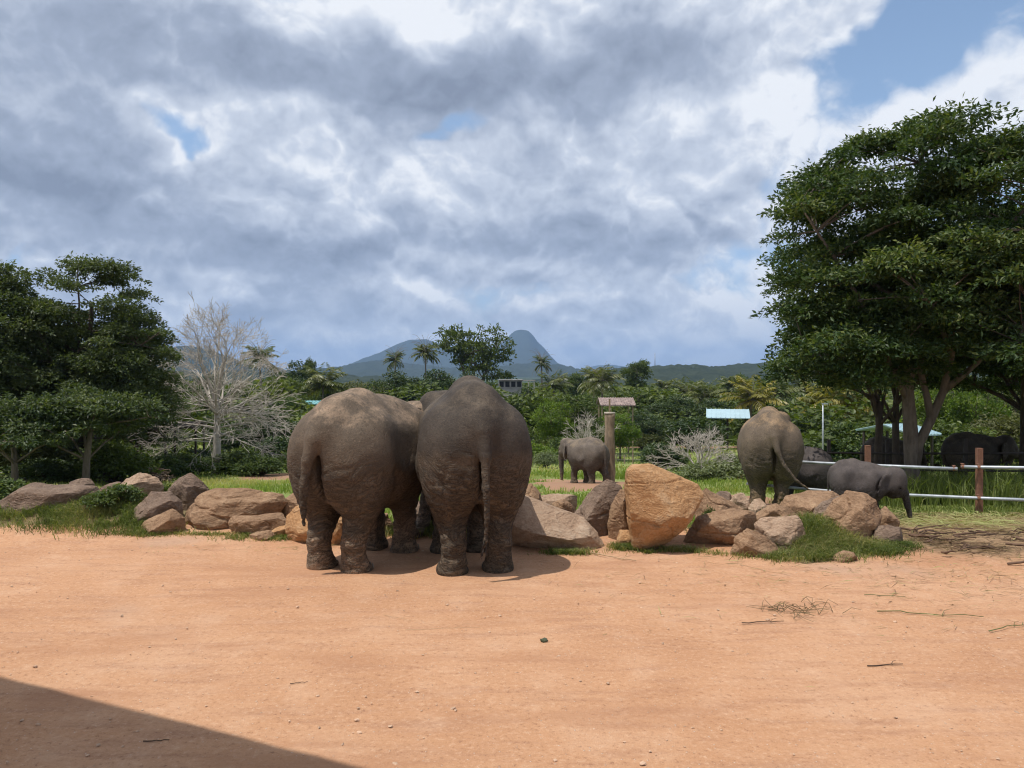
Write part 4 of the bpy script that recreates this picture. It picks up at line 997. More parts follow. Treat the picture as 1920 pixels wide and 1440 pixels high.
tag(db2, 'leafless pale shrub rising behind the distant elephant', 'shrub')

# ---- palms
def palm(seed, height, fronds=26, flen=2.6, lean=0.3, mat='palm', droop=1.0):
    rg = np.random.default_rng(seed); G = Geo()
    z = np.linspace(-0.2, height, 9); pl = np.stack([lean * (z / height) ** 2 * height * 0.12, np.zeros(9), z], -1)
    G.tube(pl, np.linspace(0.17, 0.10, 9), 7)
    top = pl[-1]; parts = []
    for k in range(fronds):
        a = k * 2.399 + rg.uniform(-0.2, 0.2); e0 = R(rg.uniform(-25, 78)) if k > 4 else R(rg.uniform(55, 85))
        L = flen * rg.uniform(0.8, 1.1); n = 12; t = np.linspace(0, 1, n); el = e0 - droop * 1.3 * t ** 1.4
        st = L / (n - 1); h = np.array([math.cos(a), math.sin(a), 0])
        p = top + np.concatenate([[np.zeros(3)], np.cumsum(np.cos(el[:-1])[:, None] * h * st + np.sin(el[:-1])[:, None] * np.array([0, 0, 1]) * st, 0)])
        G.tube(p, np.linspace(0.035, 0.008, n), 3, cap=False)
        tt = np.repeat(np.linspace(0.10, 1.0, 15), 2); sgn = np.tile([1, -1], 15)
        pos = np.stack([np.interp(tt, t, p[:, i]) for i in range(3)], -1)
        eli = np.interp(tt, t, el); fw = np.cos(eli)[:, None] * h + np.sin(eli)[:, None] * np.array([0, 0, 1]); sd = np.array([-math.sin(a), math.cos(a), 0])
        ax = fw * 0.55 + sd * sgn[:, None] * 0.9 + np.array([0, 0, -0.42]) + rg.normal(0, 0.10, (30, 3))
        parts.append(leaf_arrays(pos, ax, np.array([0, 0, 1.0]) + rg.normal(0, 0.2, (30, 3)), flen * 0.32 * np.sin(math.pi * (0.15 + 0.75 * tt)), flen * 0.060, 0.45 + rg.normal(0, 0.2) + rg.normal(0, 0.08, 30)))
    return G.mesh('palm_trunk', BK['palm']), leaf_mesh('palm_fronds', LM[mat], parts)
PALM = [palm(41, 8.0), palm(42, 7.0, 26, 2.8, -0.4), palm(43, 5.5, 26, 2.8, 0.2, 'palm', 0.8), palm(44, 5.0, 26, 2.9, 0.3, 'yellow', 0.75)]
PH = [8.0, 7.0, 5.5, 5.0]
def put_palm(px, crown_py, d, kind, label, rz=0.0, size=1.0):
    """crown centre at the given pixel; the trunk reaches down to the ground"""
    p = at(px, crown_py, d); z0 = float(gz(p[0], d)); h = max(2.5, p[2] - z0)
    e = place_tree('palm_tree', label, 'palm', PALM[kind], (p[0], d, z0), rz, 1.0, 'palms beyond the field', ('trunk', 'fronds'))
    e.scale = (1, 1, 1)
    tr, fr = e.children if e.children[0].name.startswith('trunk') else e.children[::-1]
    tr.scale = (1, 1, h / PH[kind]); fr.scale = (size,) * 3; fr.location = (0, 0, h - size * PH[kind])
    return e
put_palm(738, 676, 118, 0, 'coconut palm against the mountain, left of the other slender one', 0.3, 0.80)
put_palm(799, 664, 112, 1, 'slender coconut palm just left of the tall open-crowned tree', 1.3, 0.82)
put_palm(1017, 682, 120, 0, 'lone coconut palm right of the mountain peak', 2.0, 0.72)
put_palm(1037, 724, 95, 2, 'short palm between the grey elephant and the pavilion roof', 0.5, 1.0)
put_palm(1130, 716, 98, 2, 'bushy palm directly above the tiled pavilion roof', 2.2, 1.1)
put_palm(1112, 712, 104, 1, 'thin palm beside the bushy palm above the pavilion', 4.0, 1.0)
put_palm(492, 676, 78, 1, 'ragged palm right of the dead tree\'s crown', 0.9, 0.85)
put_palm(604, 722, 92, 2, 'palm half sunk in trees above the brown elephant', 0.2, 1.3)
put_palm(1292, 740, 104, 2, 'left palm of the row above the pale blue tin roof', 3.0, 1.2)
put_palm(1322, 746, 98, 2, 'second palm of the row above the pale blue tin roof', 1.0, 1.2)
put_palm(1406, 750, 78, 3, 'yellow-leaved palm just left above the tan elephant', 0.0, 1.15)
put_palm(1452, 745, 84, 2, 'green palm directly above the tan elephant\'s back', 1.7, 1.2)
put_palm(1546, 760, 72, 3, 'yellowing palm behind the lamp pole', 2.1, 1.05)
put_palm(1590, 752, 66, 3, 'yellow palm under the low boughs of the right trees', 4.0, 1.2)
put_palm(1500, 730, 108, 2, 'palm right of and above the tan elephant', 0.6, 1.25)
put_palm(1250, 730, 125, 1, 'distant palm in the trees left of the pale blue roof', 0.1, 1.0)
put_palm(1376, 728, 118, 1, 'distant palm right of the pale blue tin roof', 1.1, 1.1)

# ---- broadleaf trees beyond the field: a few kinds, set out one by one
def kind_tree(seed, env, n, pr, per, leaf, h0, r0, mat, bk='grey', shell=0.5, under=-0.6):
    return make_tree('field_tree', mat, bk, seed, env, n, pr, per, leaf, [([(0, 0, -0.3), (0.05, 0, h0 * 0.6), (0, 0, h0)], [r0 * 1.3, r0, r0 * 0.8])], [(0.05, 0, h0 * 0.6), (0, 0, h0)], r0 * 0.6, shell, under, 8, 0.5, 0.45, 0.6, twig=0.03)
# each kind is 10 m tall and about 10 m across
KT = {'round': kind_tree(51, [(0, 0, 6.2, 4.2, 4.2, 3.4), (1.5, 0.5, 4.0, 3.2, 3.2, 2.2), (-1.8, 0, 4.4, 3.0, 3.0, 2.4)], 120, 1.05, 60, 0.50, 3.0, 0.22, 'mid'),
      'dense': kind_tree(52, [(0, 0, 6.0, 4.6, 4.6, 3.6), (2.2, 0.5, 3.6, 2.8, 3.2, 2.6), (-2.2, 0, 3.6, 2.8, 3.0, 2.6)], 140, 1.05, 60, 0.46, 2.0, 0.25, 'dark'),
      'open': make_tree('open_tree', 'mid', 'grey', 53, [(-2.4, 0, 7.8, 2.4, 2.4, 2.0), (2.4, 0, 7.6, 2.5, 2.4, 2.2), (0.2, 0, 6.4, 2.6, 2.6, 2.2), (-3.6, 0, 3.6, 1.5, 1.5, 0.9), (3.0, 0, 4.6, 1.8, 1.8, 1.4)], 100, 0.80, 46, 0.42,
                        [([(0, 0, -0.3), (-0.2, 0, 2.2), (-0.8, 0, 4.6), (-1.6, 0, 6.6)], [0.26, 0.22, 0.16, 0.10]), ([(0.2, 0, 0.6), (0.6, 0, 2.6), (1.4, 0, 4.6), (2.0, 0, 6.6)], [0.20, 0.18, 0.14, 0.09]), ([(0, 0, 1.0), (0.1, 0.2, 4.0), (0.3, 0.2, 6.5)], [0.16, 0.13, 0.08])],
                        [(-0.8, 0, 4.6), (1.4, 0, 4.6), (0.1, 0.2, 4.0), (-1.6, 0, 6.6), (2.0, 0, 6.6)], 0.14, 0.35, -0.7, 14, 0.5, 0.4, 0.6, twig=0.03),
      'tall': kind_tree(54, [(0.9, 0, 8.2, 2.2, 2.2, 1.8), (-1.2, 0, 7.2, 2.0, 2.0, 2.0), (0.2, 0, 5.0, 2.4, 2.4, 2.2)], 100, 0.85, 55, 0.44, 4.0, 0.24, 'mid'),
      'bright': kind_tree(55, [(0, 0, 6.0, 4.0, 4.0, 3.4), (1.6, 0.5, 3.6, 3.0, 3.0, 2.4)], 110, 1.1, 55, 0.50, 3.0, 0.20, 'bright'),
      'olive': kind_tree(56, [(0, 0, 5.6, 4.4, 4.4, 3.6), (-1.6, 0.5, 3.4, 3.4, 3.0, 2.4)], 110, 1.05, 60, 0.46, 2.0, 0.22, 'olive')}
def put_tree(px, top_py, width_px, d, kind, label, rz=0.0, base_drop=0.0):
    p = at(px, top_py, d); z0 = float(gz(p[0], d)) - base_drop; h = p[2] - z0; wd = width_px * d / F_PX
    e = place_tree('broadleaf_tree', label, 'tree', KT[kind], (p[0], d, z0), rz, 1.0, 'trees beyond the field')
    sx = wd / 10.0; e.scale = (sx, sx, h / 10.0)
    return e
TREES = [
 (886, 606, 150, 128, 'open', 'tall open-crowned tree in front of the mountain, above the pair of elephants', 0.0),
 (742, 698, 120, 104, 'dense', 'dark dense tree below the two slender palms', 0.4),
 (812, 696, 130, 108, 'dense', 'dark dense tree left of the tall open-crowned tree', 1.6),
 (876, 700, 110, 106, 'dense', 'dark dense tree below the tall open-crowned tree', 2.8),
 (1082, 735, 118, 72, 'round', 'wide layered green tree directly behind the distant elephant', 0.3),
 (1040, 748, 90, 68, 'bright', 'fresh green tree left of the distant elephant', 1.0),
 (1163, 770, 80, 60, 'bright', 'small round tree on its own trunk just right of the pillar', 2.0),
 (1190, 676, 84, 140, 'tall', 'tall two-lobed tree rising right of the pavilion roof', 0.0),
 (1218, 724, 120, 100, 'round', 'broad tree right below the tall two-lobed tree', 3.3),
 (1268, 742, 120, 86, 'dense', 'dark tree behind the wide leafless shrub', 0.5),
 (1330, 750, 110, 92, 'dense', 'dark tree just left of the pale blue tin roof', 1.2),
 (1122, 778, 70, 62, 'round', 'small leafy tree hiding the left posts of the pavilion', 0.7),
 (1205, 770, 90, 74, 'dense', 'dark tree between the small round tree and the bare shrub', 4.0),
 (1075, 700, 64, 135, 'tall', 'dark small-crowned tree left of the bushy palm', 1.0),
 (985, 728, 84, 96, 'dense', 'dark round tree right beside the concrete building', 2.2),
 (1012, 740, 84, 84, 'bright', 'light green tree between the concrete building and the short palm', 0.0),
 (950, 748, 80, 84, 'round', 'green tree close behind the grey elephant\'s right shoulder', 5.0),
 (556, 680, 110, 108, 'dense', 'dark tree on the skyline just left of the brown elephant', 0.8),
 (582, 673, 46, 135, 'tall', 'narrow tree on the skyline above the brown elephant\'s tail', 2.0),
 (520, 700, 130, 84, 'round', 'green tree left of the turquoise roof', 3.1),
 (455, 712, 140, 80, 'round', 'green tree behind the right half of the dead tree', 4.4),
 (400, 706, 120, 88, 'dense', 'dark tree behind the middle of the dead tree', 5.2),
 (330, 700, 130, 86, 'dense', 'dark tree behind the left half of the dead tree', 0.2),
 (500, 770, 130, 56, 'dense', 'dark shady tree between the dead tree and the brown elephant', 1.1),
 (448, 790, 110, 54, 'dense', 'dark low tree with bare trunk just right of the dead tree\'s trunk', 2.9),
 (652, 706, 130, 110, 'olive', 'olive-green tree above the brown elephant\'s back', 0.3),
 (700, 716, 90, 100, 'olive', 'olive-green tree left of the dark dense trees', 1.3),
 (612, 726, 70, 96, 'round', 'tree behind the sunken palm above the brown elephant', 2.3),
 (545, 740, 100, 74, 'round', 'green tree just left of the brown elephant\'s rump', 3.0),
 (1420, 742, 120, 104, 'round', 'green tree behind the tan elephant, left part', 0.9),
 (1486, 748, 120, 96, 'dense', 'dark tree behind the tan elephant, right part', 1.9),
 (1530, 772, 90, 60, 'dense', 'dark tree right of the tan elephant, behind the lamp pole', 0.7),
 (1570, 740, 110, 88, 'olive', 'olive tree beyond the yellow palms', 2.2),
 (1640, 752, 130, 76, 'round', 'green tree seen under the boughs, left of the forked trunk', 3.2),
 (1775, 690, 120, 60, 'bright', 'sunlit yellow-green tree seen right of the forked trunk', 0.1),
 (1838, 705, 110, 56, 'bright', 'sunlit yellow-green tree near the right picture edge', 1.5),
 (1900, 720, 120, 62, 'olive', 'pale olive tree at the right picture edge', 2.5),
 (1735, 735, 100, 78, 'round', 'green tree glimpsed through the fork of the big tree', 3.6),
 (1446, 700, 60, 170, 'tall', 'tree on the skyline at the left tip of the big right tree', 0.0),
 (1385, 702, 60, 190, 'tall', 'tree standing on the far ridge left of the big right tree', 1.0)]
for a in TREES: put_tree(*a)

# ---- the wood behind them: one mass
def wood_mass():
    rg = np.random.default_rng(77); P = []
    d = 82.0
    while d < 330:
        sp = 5.2 + d * 0.027
        xs = np.arange(-0.80 * d, 0.80 * d, sp) + rg.uniform(-0.4, 0.4) * sp
        for x in xs:
            P.append((x + rg.normal(0, sp * 0.25), d + rg.normal(0, sp * 0.3), (rg.uniform(3.6, 6.4) + 1.3 * float(n2(x, d, 0.06, 7)) + 2.6 * min(1.0, max(0.0, (d - 110) / 120))), rg.uniform(0.8, 1.3) * sp))
        d += sp * 1.25
    for x in np.arange(-70, -16, 5.0): P.append((x + rg.normal(0, 1), 62 + rg.normal(0, 4), rg.uniform(5, 8), 6.5))
    for x in np.arange(20, 70, 5.0): P.append((x + rg.normal(0, 1), 66 + rg.normal(0, 5), rg.uniform(4.5, 7), 6.5))
    protos = []
    for s in range(5):
        r2 = np.random.default_rng(200 + s)
        env = [(0, 0, 0.60, 0.42, 0.42, 0.36), (0.15, 0.0, 0.34, 0.36, 0.36, 0.26), (-0.18, 0.1, 0.38, 0.30, 0.30, 0.26)]
        pads = crown_pads(r2, env, 36, 0.13, 0.75, -0.35)
        parts = pad_leaves(r2, pads, 14, 0.088, 0.55, 0.45, 0.6); protos.append((np.concatenate([p[0] for p in parts]), np.concatenate([p[1] for p in parts])))
    Vs, Ts = [], []
    for (x, y, h, wd) in P:
        if y < 62 and -16 < x < 18: continue
        V, t = protos[rg.integers(5)]; a = rg.uniform(0, 6.28); ca, sa = math.cos(a), math.sin(a)
        W = np.stack([(V[:, 0] * ca - V[:, 1] * sa) * wd * 1.25, (V[:, 0] * sa + V[:, 1] * ca) * wd * 1.25, V[:, 2] * h], -1) + [x, y, float(gz(x, y)) - 0.3]
        Vs.append(W); Ts.append(t + rg.normal(0, 0.22))
    V = np.concatenate(Vs); T = np.concatenate(Ts)
    o = obj('woodland', mk('woodland', V, np.arange(len(V)).reshape(-1, 4), LM['mid'], False, {'tint': np.clip(T, 0, 1)}))
    tag(o, 'mass of far-off tropical woodland filling the valley', 'woodland', None, 'stuff')
wood_mass()
# ------------------------------------------------------------------ hills and the mountain
def hill_material(name, c1, c2, s):
    m, g, b = material(name)
    p = g.n.new('ShaderNodeNewGeometry').outputs['Position']
    n = g.noise(p, s, 8, 0.7); n2_ = g.noise(p, s * 9, 4, 0.6)
    c = g.ramp(g.math('ADD', g.math('MULTIPLY', n, 0.6), g.math('MULTIPLY', n2_, 0.4)), [(0.35, c1), (0.65, c2)])
    g.put(b.inputs['Base Color'], c); b.inputs['Roughness'].default_value = 1.0; b.inputs['Specular IOR Level'].default_value = 0.0
    return m
m_hill = hill_material('wooded_hill', (0.018, 0.026, 0.018), (0.052, 0.064, 0.040), 0.02)
def ridge(name, d, prof, depth, nx=220, ny=37, rough=0.10, bump=0.0, seed=0, power=1.0):
    prof = np.array(prof, float); px = np.linspace(prof[0, 0], prof[-1, 0], nx)
    x = (px - CX) * d / F_PX; crest = CAM_Z - (np.interp(px, prof[:, 0], prof[:, 1]) - HY) * d / F_PX
    base = -16.0
    v = np.linspace(-1, 1, ny); X_, Vv = np.meshgrid(x, v); H = np.broadcast_to(crest - base, X_.shape)
    fall = np.clip(1 - np.abs(Vv) ** power, 0, 1)
    Y_ = d + Vv * depth
    spur = fbm(np.stack([X_ / depth * 3.2, Y_ / depth * 1.2, 0 * X_], -1), 5, seed)
    Zh = base + H * np.clip(fall * (1 + rough * 3 * spur * (np.abs(Vv) > 0.01) * np.minimum(1, np.abs(Vv) * 3)), 0, 1.0)
    if bump: Zh = Zh + bump * np.abs(fbm(np.stack([X_, Y_, 0 * X_], -1) / (bump * 3.0), 3, seed + 5)) * (fall > 0.05)
    n, m_ = X_.shape; idx = np.arange(n * m_).reshape(n, m_)
    q = np.stack([idx[:-1, :-1], idx[:-1, 1:], idx[1:, 1:], idx[1:, :-1]], -1).reshape(-1, 4)
    o = obj(name, mk(name, np.stack([X_, Y_, Zh], -1).reshape(-1, 3), q, m_hill, True)); tag(o, kind='structure'); return o
ridge('mountain', 6500, [(560, 712), (640, 698), (664, 686), (690, 672), (720, 657), (745, 645), (768, 637), (800, 636), (822, 645), (850, 652), (900, 655), (930, 650), (948, 638), (957, 627), (966, 620), (978, 618), (990, 620), (999, 628), (1008, 641), (1020, 652), (1032, 667), (1046, 681), (1075, 690), (1110, 700), (1150, 712)], 1500, rough=0.10, seed=3, power=0.85)
ridge('hill', 9000, [(1040, 712), (1088, 692), (1120, 685), (1150, 684), (1190, 690), (1230, 690), (1262, 685), (1285, 684), (1310, 690), (1400, 692), (1500, 690), (1700, 700), (2100, 705)], 1500, seed=5)
ridge('hill', 3600, [(420, 712), (560, 698), (600, 692), (640, 688), (690, 680), (730, 676), (780, 684), (830, 690), (880, 694), (930, 690), (965, 684), (1000, 682), (1040, 685), (1080, 692), (1120, 698), (1200, 712)], 700, bump=9, seed=7)
ridge('hill', 2800, [(-500, 700), (-100, 690), (150, 682), (260, 672), (300, 660), (330, 652), (350, 650), (375, 653), (400, 661), (425, 672), (450, 680), (500, 690), (560, 700), (640, 712)], 600, bump=8, seed=9)
ridge('hill', 1250, [(1000, 722), (1080, 704), (1140, 696), (1200, 690), (1250, 687), (1290, 690), (1330, 692), (1370, 690), (1400, 684), (1440, 680), (1500, 676), (1600, 672), (1750, 668), (2000, 672), (2400, 690)], 420, 320, 51, bump=7, seed=11)
ridge('hill', 1300, [(-700, 690), (-200, 684), (100, 690), (300, 700), (480, 702), (620, 706), (760, 716)], 400, 260, 45, bump=7, seed=13)

# ------------------------------------------------------------------ haze over the valley
def haze():
    G = Geo(); lo = np.array([-14000.0, -300.0, -40.0]); hi = np.array([14000.0, 15000.0, 460.0])
    G.box((lo + hi) / 2, hi - lo)
    m = bpy.data.materials.new('haze'); m.use_nodes = True; t = m.node_tree; t.nodes.clear()
    v = t.nodes.new('ShaderNodeVolumePrincipled'); v.inputs['Color'].default_value = (0.42, 0.64, 1.0, 1); v.inputs['Density'].default_value = 1.0e-4; v.inputs['Anisotropy'].default_value = 0.0
    o = t.nodes.new('ShaderNodeOutputMaterial'); t.links.new(v.outputs[0], o.inputs['Volume'])
    tag(obj('haze', G.mesh('haze', m, False)), kind='stuff')
haze()
# ------------------------------------------------------------------ grass and weeds
def blades(pos, hgt, wid, lean, tint, rg, curl=0.35):
    n = len(pos); a = rg.uniform(0, 2 * math.pi, n); dirv = np.stack([np.cos(a), np.sin(a), np.zeros(n)], -1); sd = np.stack([-np.sin(a), np.cos(a), np.zeros(n)], -1)
    b_ = rg.uniform(0, 2 * math.pi, n); sd = np.stack([np.cos(b_), np.sin(b_), np.zeros(n)], -1)
    h = hgt[:, None]; w_ = wid[:, None]; l = (lean * hgt)[:, None]; up_ = np.array([0, 0, 1.0])
    V = np.stack([pos - sd * w_ * 0.5, pos + sd * w_ * 0.5, pos + up_ * h * 0.6 + dirv * l * 0.35 + sd * w_ * 0.4, pos + up_ * h * 0.6 + dirv * l * 0.35 - sd * w_ * 0.4, pos + up_ * h * (1 - curl * np.minimum(1, lean))[:, None] + dirv * l], 1).reshape(-1, 3)
    i = np.arange(n)[:, None] * 5
    return V, np.concatenate([i + [0, 1, 2, 3]]), i + np.array([3, 2, 4]), np.repeat(tint, 5)
def grass_object(name, label, pos, hgt, wid, lean, tint, mat='grass', seed=0):
    rg = np.random.default_rng(seed); V, q, t, ti = blades(pos, hgt, wid, lean, tint, rg)
    o = obj(name, mk(name, V, [q, t], LM[mat], False, {'tint': np.clip(ti, 0, 1)})); tag(o, label, 'grass', None, 'stuff'); return o
def scatter(rg, n, fx, fy):
    return fx(rg, n), fy(rg, n)
def field_grass():
    rg = np.random.default_rng(3); P = []; H = []; W = []; T = []
    def put(n, y0, y1, h, w_, half=0.78, power=1.0):
        y = y0 + (y1 - y0) * rg.uniform(0, 1, n) ** power; x = rg.uniform(-1, 1, n) * half * y
        m = grass_mask(x, y); clump = n2(x, y, 1.1, 61) + 0.6 * n2(x, y, 0.35, 63)
        k = rg.uniform(0, 1, n) < m * np.clip(0.62 + 0.9 * clump, 0.06, 1)
        x, y, clump = x[k], y[k], clump[k]
        P.append(np.stack([x, y, gz(x, y) - 0.02], -1)); hh = h * rg.uniform(0.45, 1.2, len(x)) * np.clip(1 + 0.8 * clump, 0.35, 1.9); H.append(hh); W.append(w_ * rg.uniform(0.7, 1.3, len(x)))
        dry = n2(x, y, 0.16, 65); T.append(0.42 + 0.16 * rg.normal(0, 1, len(x)) + 0.45 * np.clip(dry, -0.3, 1) + 0.1 * clump)
    put(60000, 12.0, 20, 0.13, 0.012, 0.72)
    put(80000, 18, 42, 0.18, 0.026)
    put(45000, 38, 84, 0.26, 0.075)
    P, H, W, T = map(np.concatenate, (P, H, W, T))
    grass_object('grass', 'green meadow grass sloping down behind the rocks', P, H, W, rg.uniform(0.1, 0.8, len(P)), T, 'grass', 5)
field_grass()
def rock_grass():
    """tufts growing between the rocks and along the yard edge"""
    rg = np.random.default_rng(4); P = []; H = []; W = []; T = []
    spots = [(-7.4, 11.75, 1.5, 0.28, 8000, 0.13), (-6.1, 11.75, 0.8, 0.35, 7000, 0.14), (-5.5, 11.35, 0.4, 0.10, 900, 0.08), (-4.4, 11.4, 0.7, 0.07, 900, 0.07), (-8.8, 12.0, 1.0, 0.6, 3500, 0.18),
             (4.15, 10.55, 0.38, 0.42, 9000, 0.16), (4.75, 10.35, 0.36, 0.22, 4500, 0.14), (3.7, 10.05, 0.45, 0.16, 3600, 0.12), (3.05, 10.25, 0.35, 0.10, 900, 0.09), (2.3, 10.45, 0.3, 0.10, 1200, 0.10),
             (1.5, 10.6, 0.15, 0.12, 1200, 0.11), (0.75, 10.3, 0.3, 0.07, 700, 0.10), (1.95, 10.35, 0.2, 0.06, 500, 0.08), (5.3, 10.6, 0.2, 0.2, 1600, 0.12), (-1.4, 11.5, 0.5, 0.25, 2600, 0.20),
             (-0.4, 11.4, 0.6, 0.3, 2600, 0.18), (-3.6, 11.2, 0.5, 0.12, 1300, 0.09), (4.0, 12.2, 0.5, 0.4, 2200, 0.18), (2.9, 11.4, 0.3, 0.15, 1200, 0.16), (-2.6, 11.6, 0.5, 0.2, 1200, 0.1)]
    for (cx, cy_, sx, sy, n, h) in spots:
        x = cx + rg.normal(0, sx * 0.6, n); y = cy_ + rg.normal(0, sy * 0.6, n); k = rg.uniform(0, 1, n) < np.clip(0.7 + 0.9 * n2(x, y, 3.5, 71), 0.05, 1); x, y = x[k], y[k]
        P.append(np.stack([x, y, gz(x, y) - 0.01], -1)); H.append(h * rg.uniform(0.4, 1.25, len(x))); W.append(rg.uniform(0.006, 0.012, len(x))); T.append(0.42 + 0.22 * rg.normal(0, 1, len(x)) + 0.4 * n2(x, y, 1.7, 73))
    P, H, W, T = map(np.concatenate, (P, H, W, T))
    grass_object('grass', 'fresh green grass tufts growing between the rocks', P, H, W, rg.uniform(0.4, 1.6, len(P)), T, 'tuft', 6)
rock_grass()
def tall_grass():
    rg = np.random.default_rng(8); n = 26000
    x = rg.uniform(8.2, 22, n); y = rg.uniform(16.6, 26.0, n); k = rg.uniform(0, 1, n) < np.clip(0.55 + 0.9 * n2(x, y, 0.9, 81), 0.1, 1); k &= (np.hypot(x - 10.6, y - 20.5) > 0.5); x, y = x[k], y[k]
    grass_object('tall_grass', 'tall dark grass in the shade behind the pipe rails', np.stack([x, y, gz(x, y) - 0.02], -1), rg.uniform(0.4, 1.05, len(x)), rg.uniform(0.015, 0.034, len(x)), rg.uniform(0.1, 0.8, len(x)), 0.35 + 0.15 * rg.normal(0, 1, len(x)), 'tuft', 9)
    n = 9000; x = rg.uniform(6.2, 18, n); y = rg.uniform(13.9, 17.0, n); m = grass_mask(x, y); k = rg.uniform(0, 1, n) < m * np.clip(0.5 + n2(x, y, 1.4, 83), 0.05, 1); x, y = x[k], y[k]
    grass_object('grass', 'low green grass along the foot of the pipe rails', np.stack([x, y, gz(x, y) - 0.02], -1), rg.uniform(0.08, 0.24, len(x)), rg.uniform(0.010, 0.018, len(x)), rg.uniform(0.2, 1.0, len(x)), 0.42 + 0.15 * rg.normal(0, 1, len(x)), 'tuft', 10)
tall_grass()
def flat_straw(name, label, n, fx, fy, L, w_, tint, seed, mask=None, zlift=0.01, mat='straw', pile=None):
    rg = np.random.default_rng(seed); x, y = fx(rg, n), fy(rg, n)
    if mask is not None:
        k = rg.uniform(0, 1, n) < mask(x, y); x, y = x[k], y[k]
    n = len(x); a = rg.uniform(0, math.pi, n); z = gz(x, y) + zlift + rg.uniform(0, 0.02, n)
    if pile is not None: z = z + pile(x, y) * rg.uniform(0, 1, n)
    ax = np.stack([np.cos(a), np.sin(a) * 0.8, rg.normal(0, 0.10, n)], -1); nr = np.array([0, 0, 1.0]) + rg.normal(0, 0.35, (n, 3))
    V, t = leaf_arrays(np.stack([x, y, z], -1), ax, nr, L * rg.uniform(0.4, 1.3, n), w_ * rg.uniform(0.6, 1.4, n), tint(rg, x, y))
    o = obj(name, mk(name, V, np.arange(len(V)).reshape(-1, 4), LM[mat], False, {'tint': np.clip(t, 0, 1)})); tag(o, label, 'straw', None, 'stuff'); return o
flat_straw('straw_litter', 'trampled straw and fodder stalks strewn on the ground at right', 17000, lambda r, n: r.uniform(4.8, 13.5, n), lambda r, n: r.uniform(9.7, 14.9, n), 0.46, 0.011,
           lambda r, x, y: 0.30 + 0.28 * r.normal(0, 1, len(x)) + 0.55 * smooth01(y, 11.6, 12.6) * (0.7 + n2(x, y, 0.9, 91)) - 0.35 * (1 - smooth01(y, 10.6, 11.8)), 12, lambda x, y: litter_mask(x, y), pile=lambda x, y: 0.07 * np.clip(n2(x, y, 1.2, 93) + 0.4, 0, 1))
flat_straw('straw_litter', 'loose dry stalks scattered over the right part of the yard', 1000, lambda r, n: r.normal(5.6, 2.2, n), lambda r, n: 10.0 - np.abs(r.normal(0, 1.4, n)), 0.24, 0.007,
           lambda r, x, y: 0.35 + 0.35 * r.normal(0, 1, len(x)), 13)
flat_straw('straw_litter', 'bits of dry straw along the foot of the rocks', 500, lambda r, n: r.uniform(-5, 5, n), lambda r, n: r.normal(0, 0.22, n) + 10.55, 0.16, 0.006, lambda r, x, y: 0.4 + 0.25 * r.normal(0, 1, len(x)), 14)
def pebbles():
    rg = np.random.default_rng(15); n = 1100
    y = 2.6 + (11.2 - 2.6) * rg.uniform(0, 1, n) ** 0.85; x = rg.uniform(-1, 1, n) * (0.75 * y + 0.5)
    s = 0.004 + 0.010 * rg.uniform(0, 1, n) ** 5 + 0.003 * rg.uniform(0, 1, n)
    bm = bmesh.new(); bmesh.ops.create_icosphere(bm, subdivisions=1, radius=1.0); V0 = np.array([v.co[:] for v in bm.verts]); T0 = np.array([[v.index for v in f.verts] for f in bm.faces]); bm.free()
    V = (V0[None] * s[:, None, None] * rg.uniform(0.6, 1.4, (n, 1, 3)) * np.array([1.2, 1.2, 0.55]) + rg.normal(0, 0.15, (n, len(V0), 3)) * s[:, None, None]) + np.stack([x, y, gz(x, y) + 0.004], -1)[:, None]
    T = T0[None] + (np.arange(n) * len(V0))[:, None, None]
    o = obj('gravel', mk('gravel', V.reshape(-1, 3), T.reshape(-1, 3), plain('pebble', (0.46, 0.31, 0.21), 0.9, 0, 0.3, 8), False)); tag(o, 'small loose pebbles scattered over the red earth', 'gravel', None, 'stuff')
pebbles()
def stick(label, px, py, L, ang, r, mat, kink=0.15, seed=0, name='stick'):
    """a twig lying on the yard; px, py is where it lies"""
    d = CAM_Z * F_PX / (py - HY); x = (px - CX) * d / F_PX; rg = np.random.default_rng(seed)
    t = np.linspace(-0.5, 0.5, 7); p = np.stack([t * L * math.cos(ang), t * L * math.sin(ang), np.full(7, r * 0.8)], -1); p[:, :2] += rg.normal(0, kink * L / 7, (7, 2)); p[:, 2] += np.abs(rg.normal(0, r * 0.5, 7))
    G = Geo(); r = r * 0.6; G.tube(p, r * np.linspace(1, 0.55, 7), 5)
    if L > 0.3:
        q = p[4]; G.tube(np.stack([q, q + [0.10 * L, 0.14 * L, r], q + [0.22 * L, 0.2 * L, r * 1.5]]), [r * 0.6, r * 0.4, r * 0.2], 4)
    o = obj(name, G.mesh('stick', mat), None, (x, d, float(gz(x, d)) + 0.006)); tag(o, label, 'stick'); return o
m_twig = plain('dry_twig', (0.085, 0.055, 0.036), 0.9, scale=30)
m_stalk = plain('green_stalk', (0.11, 0.13, 0.045), 0.8, scale=20)
m_straw1 = plain('pale_stalk', (0.38, 0.27, 0.16), 0.85, scale=20)
stick('dark flat twig lying alone in the right foreground', 1660, 1250, 0.32, 0.15, 0.010, m_twig, 0.1, 1)
stick('dark twig left of the tangle of dry grass on the yard', 1430, 1169, 0.42, 0.1, 0.010, m_twig, 0.1, 2)
stick('long thin straw lying just right of the yard\'s centre', 1445, 1073, 0.95, -0.9, 0.004, m_straw1, 0.1, 3)
stick('long green stalk lying towards the right edge of the yard', 1745, 1155, 0.95, -0.2, 0.010, m_stalk, 0.25, 4)
stick('short pale green stalk on the yard below the grassy bank', 1660, 1119, 0.42, -0.2, 0.007, m_stalk, 0.1, 5)
